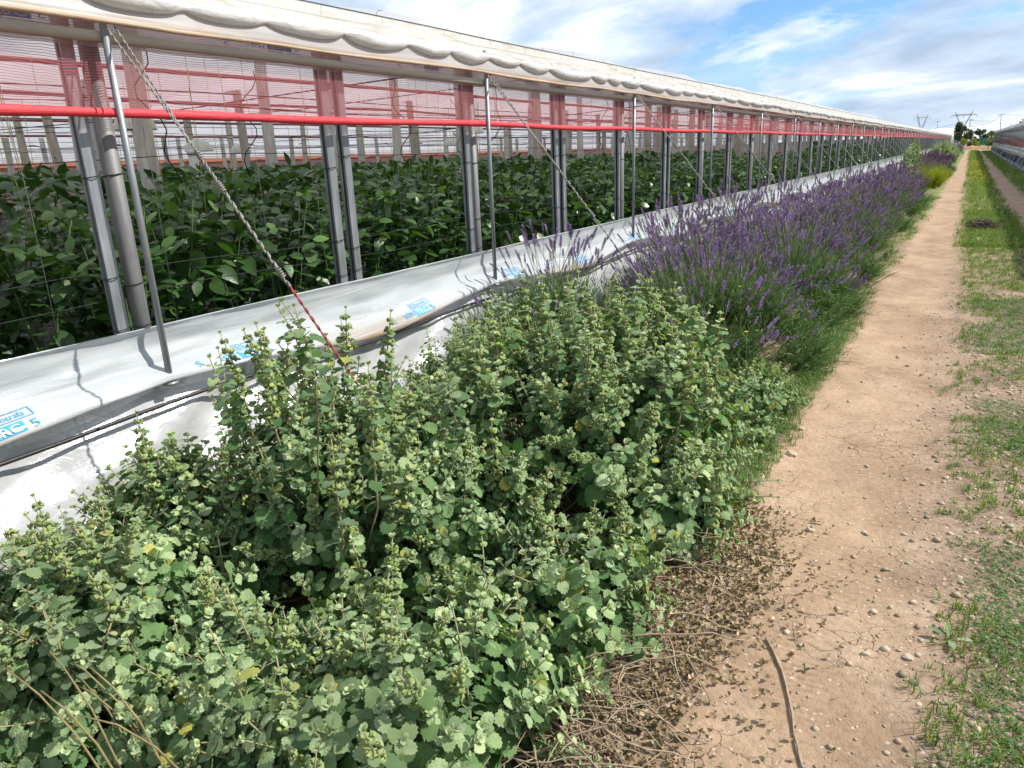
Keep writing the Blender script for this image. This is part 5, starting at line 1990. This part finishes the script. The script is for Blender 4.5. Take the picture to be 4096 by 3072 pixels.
def pole(label, x, y, h, rad, arm=False, tilt=0.0, mt='concrete', name='utility_pole'):
    r = thing(name, label, 'pole', (x, y, gz(y)))
    mb = MB()
    add_tube(mb, [(0, 0, -.3), (tilt * h, 0, h)], [rad, rad * .7], 8)
    link('shaft', mb.mesh('shaft', [M[mt]]), r)
    if arm:
        mb = MB()
        add_tube(mb, [(tilt * h - .9, 0, h - .3), (tilt * h + .9, 0, h - .1)], .07, 6)
        link('crossarm', mb.mesh('crossarm', [M['steel']]), r)
        for k in (-.8, 0, .8):
            mb = MB()
            add_tube(mb, [(tilt * h + k, 0, h - .2), (tilt * h + k, 0, h + .12)], .05, 6)
            link('insulator', mb.mesh('insulator', [M['steel']]), r)
    return r


pole('tall slanting utility pole above the opposite greenhouse', 7.7, 300, 9.2, .13, True, -.06)
pole('utility pole behind the largest evergreen', -1.0, 300, 8.15, .16, True, -.04)
pole('thin bare pole in front of the yellow-green bushes', .05, 168, 3.3, .07, name='bare_pole')
pole('dark stump-like post before the opposite greenhouse end', 2.58, 160, 1.85, .06, mt='bark', name='timber_post')
pole('far thin pole over the greenhouse roof', -15.0, 420, 10.5, .16, True)
for j, (x, y, h) in enumerate([(12.9, 380, 7.5), (15.0, 382, 8.3), (7.6, 384, 5.6)]):
    pole('small distant pole in the gap above the opposite roof', x, y, h, .13, False)['group'] = 'distant poles'


def wire(label, a, b, sag, rad):
    a, b = np.array(a, float), np.array(b, float)
    t_ = np.linspace(0, 1, 24)
    P = a + (b - a) * t_[:, None]
    P[:, 2] -= sag * 4 * t_ * (1 - t_)
    mb = MB()
    add_tube(mb, P, rad, 4)
    tag(link('overhead_wire', mb.mesh('overhead_wire', [M['steel']])), label, 'wire')


za, zb_ = gz(300) + 9.1, gz(300) + 8.05
wire('overhead wire slung between the two utility poles', (-1.3, 300, zb_), (7.2, 300, za), 2.2, .03)
wire('overhead wire running off from the tall slanting pole', (7.2, 300, za), (30, 290, za - .6), .8, .03)
wire('lower overhead wire crossing over the opposite roof', (-1.3, 300, zb_ - .2), (30, 280, 4.5), 1.0, .03)
wire('overhead wire leaving the pole behind the evergreen over the greenhouse', (-1.3, 300, zb_), (-40, 330, 2), 1.0, .035)
wire('high overhead wire rising beyond the slanting pole', (-1.3, 300, zb_ - .4), (34, 290, 12), 2.0, .03)


def pylon(label, x, y, h, rz):
    r = thing('lattice_pylon', label, 'pylon', (x, y, gz(y)))
    r.rotation_euler = (0, 0, rz)
    W_, t = h * .30, .16
    def bars(name, segs, rad=t):
        mb = MB()
        for a, b in segs:
            add_tube(mb, [a, b], rad, 4, caps=False)
        link(name, mb.mesh(name, [M['steel']], False), r)
    hz = h * .45
    seg = []
    for s in (-1, 1):            # lower body
        for q in (-1, 1):
            seg.append(((s * h * .11, q * h * .11, 0), (s * h * .035, q * h * .035, hz)))
    for k in range(6):
        z0, z1 = hz * k / 6, hz * (k + 1) / 6
        w0, w1 = h * (.11 - .075 * k / 6), h * (.11 - .075 * (k + 1) / 6)
        for q in (-1, 1):
            seg += [((-w0, q * w0, z0), (w1, q * w1, z1)), ((w0, q * w0, z0), (-w1, q * w1, z1)), ((q * w0, -w0, z0), (q * w1, w1, z1))]
    bars('tower_body', seg)
    for s in (-1, 1):            # window arms
        seg = []
        b0 = (s * h * .03, 0, hz)
        for q in (-1, 1):
            seg += [((s * h * .02, q * h * .03, hz), (s * h * .20, q * h * .02, h * .88)), ((s * h * .05, q * h * .03, hz + h * .04), (s * h * .235, q * h * .02, h * .88))]
        for k in range(7):
            f0, f1 = k / 7, (k + 1) / 7
            seg.append(((s * h * (.02 + .18 * f0), 0, hz + (h * .88 - hz) * f0), (s * h * (.05 + .185 * f1), 0, hz + (h * .88 - hz) * f1)))
        seg += [((s * h * .20, 0, h * .88), (s * h * .27, 0, h)), ((s * h * .235, 0, h * .88), (s * h * .27, 0, h))]
        bars('window_arm', seg)
    seg = [((-h * .40, 0, h * .865), (h * .40, 0, h * .865)), ((-h * .24, 0, h * .90), (h * .24, 0, h * .90)), ((-h * .40, 0, h * .865), (-h * .24, 0, h * .90)), ((h * .40, 0, h * .865), (h * .24, 0, h * .90))]
    for k in range(12):
        a = -h * .24 + h * .48 * k / 12
        seg.append(((a, 0, h * (.865 if k % 2 else .90)), (a + h * .04, 0, h * (.90 if k % 2 else .865))))
    bars('crossbeam', seg)
    for x_ in (-.40, 0, .40):
        mb = MB()
        add_tube(mb, [(x_ * h, 0, h * .865), (x_ * h, 0, h * .78)], t * .9, 5)
        link('insulator_string', mb.mesh('insulator_string', [M['steel']]), r)
    return r


pylon('large lattice pylon rising behind the evergreen tree', -10.2, 900, 28.4, .0)
pylon('smaller lattice pylon farther off over the greenhouse roof', -57, 1100, 34, .9)
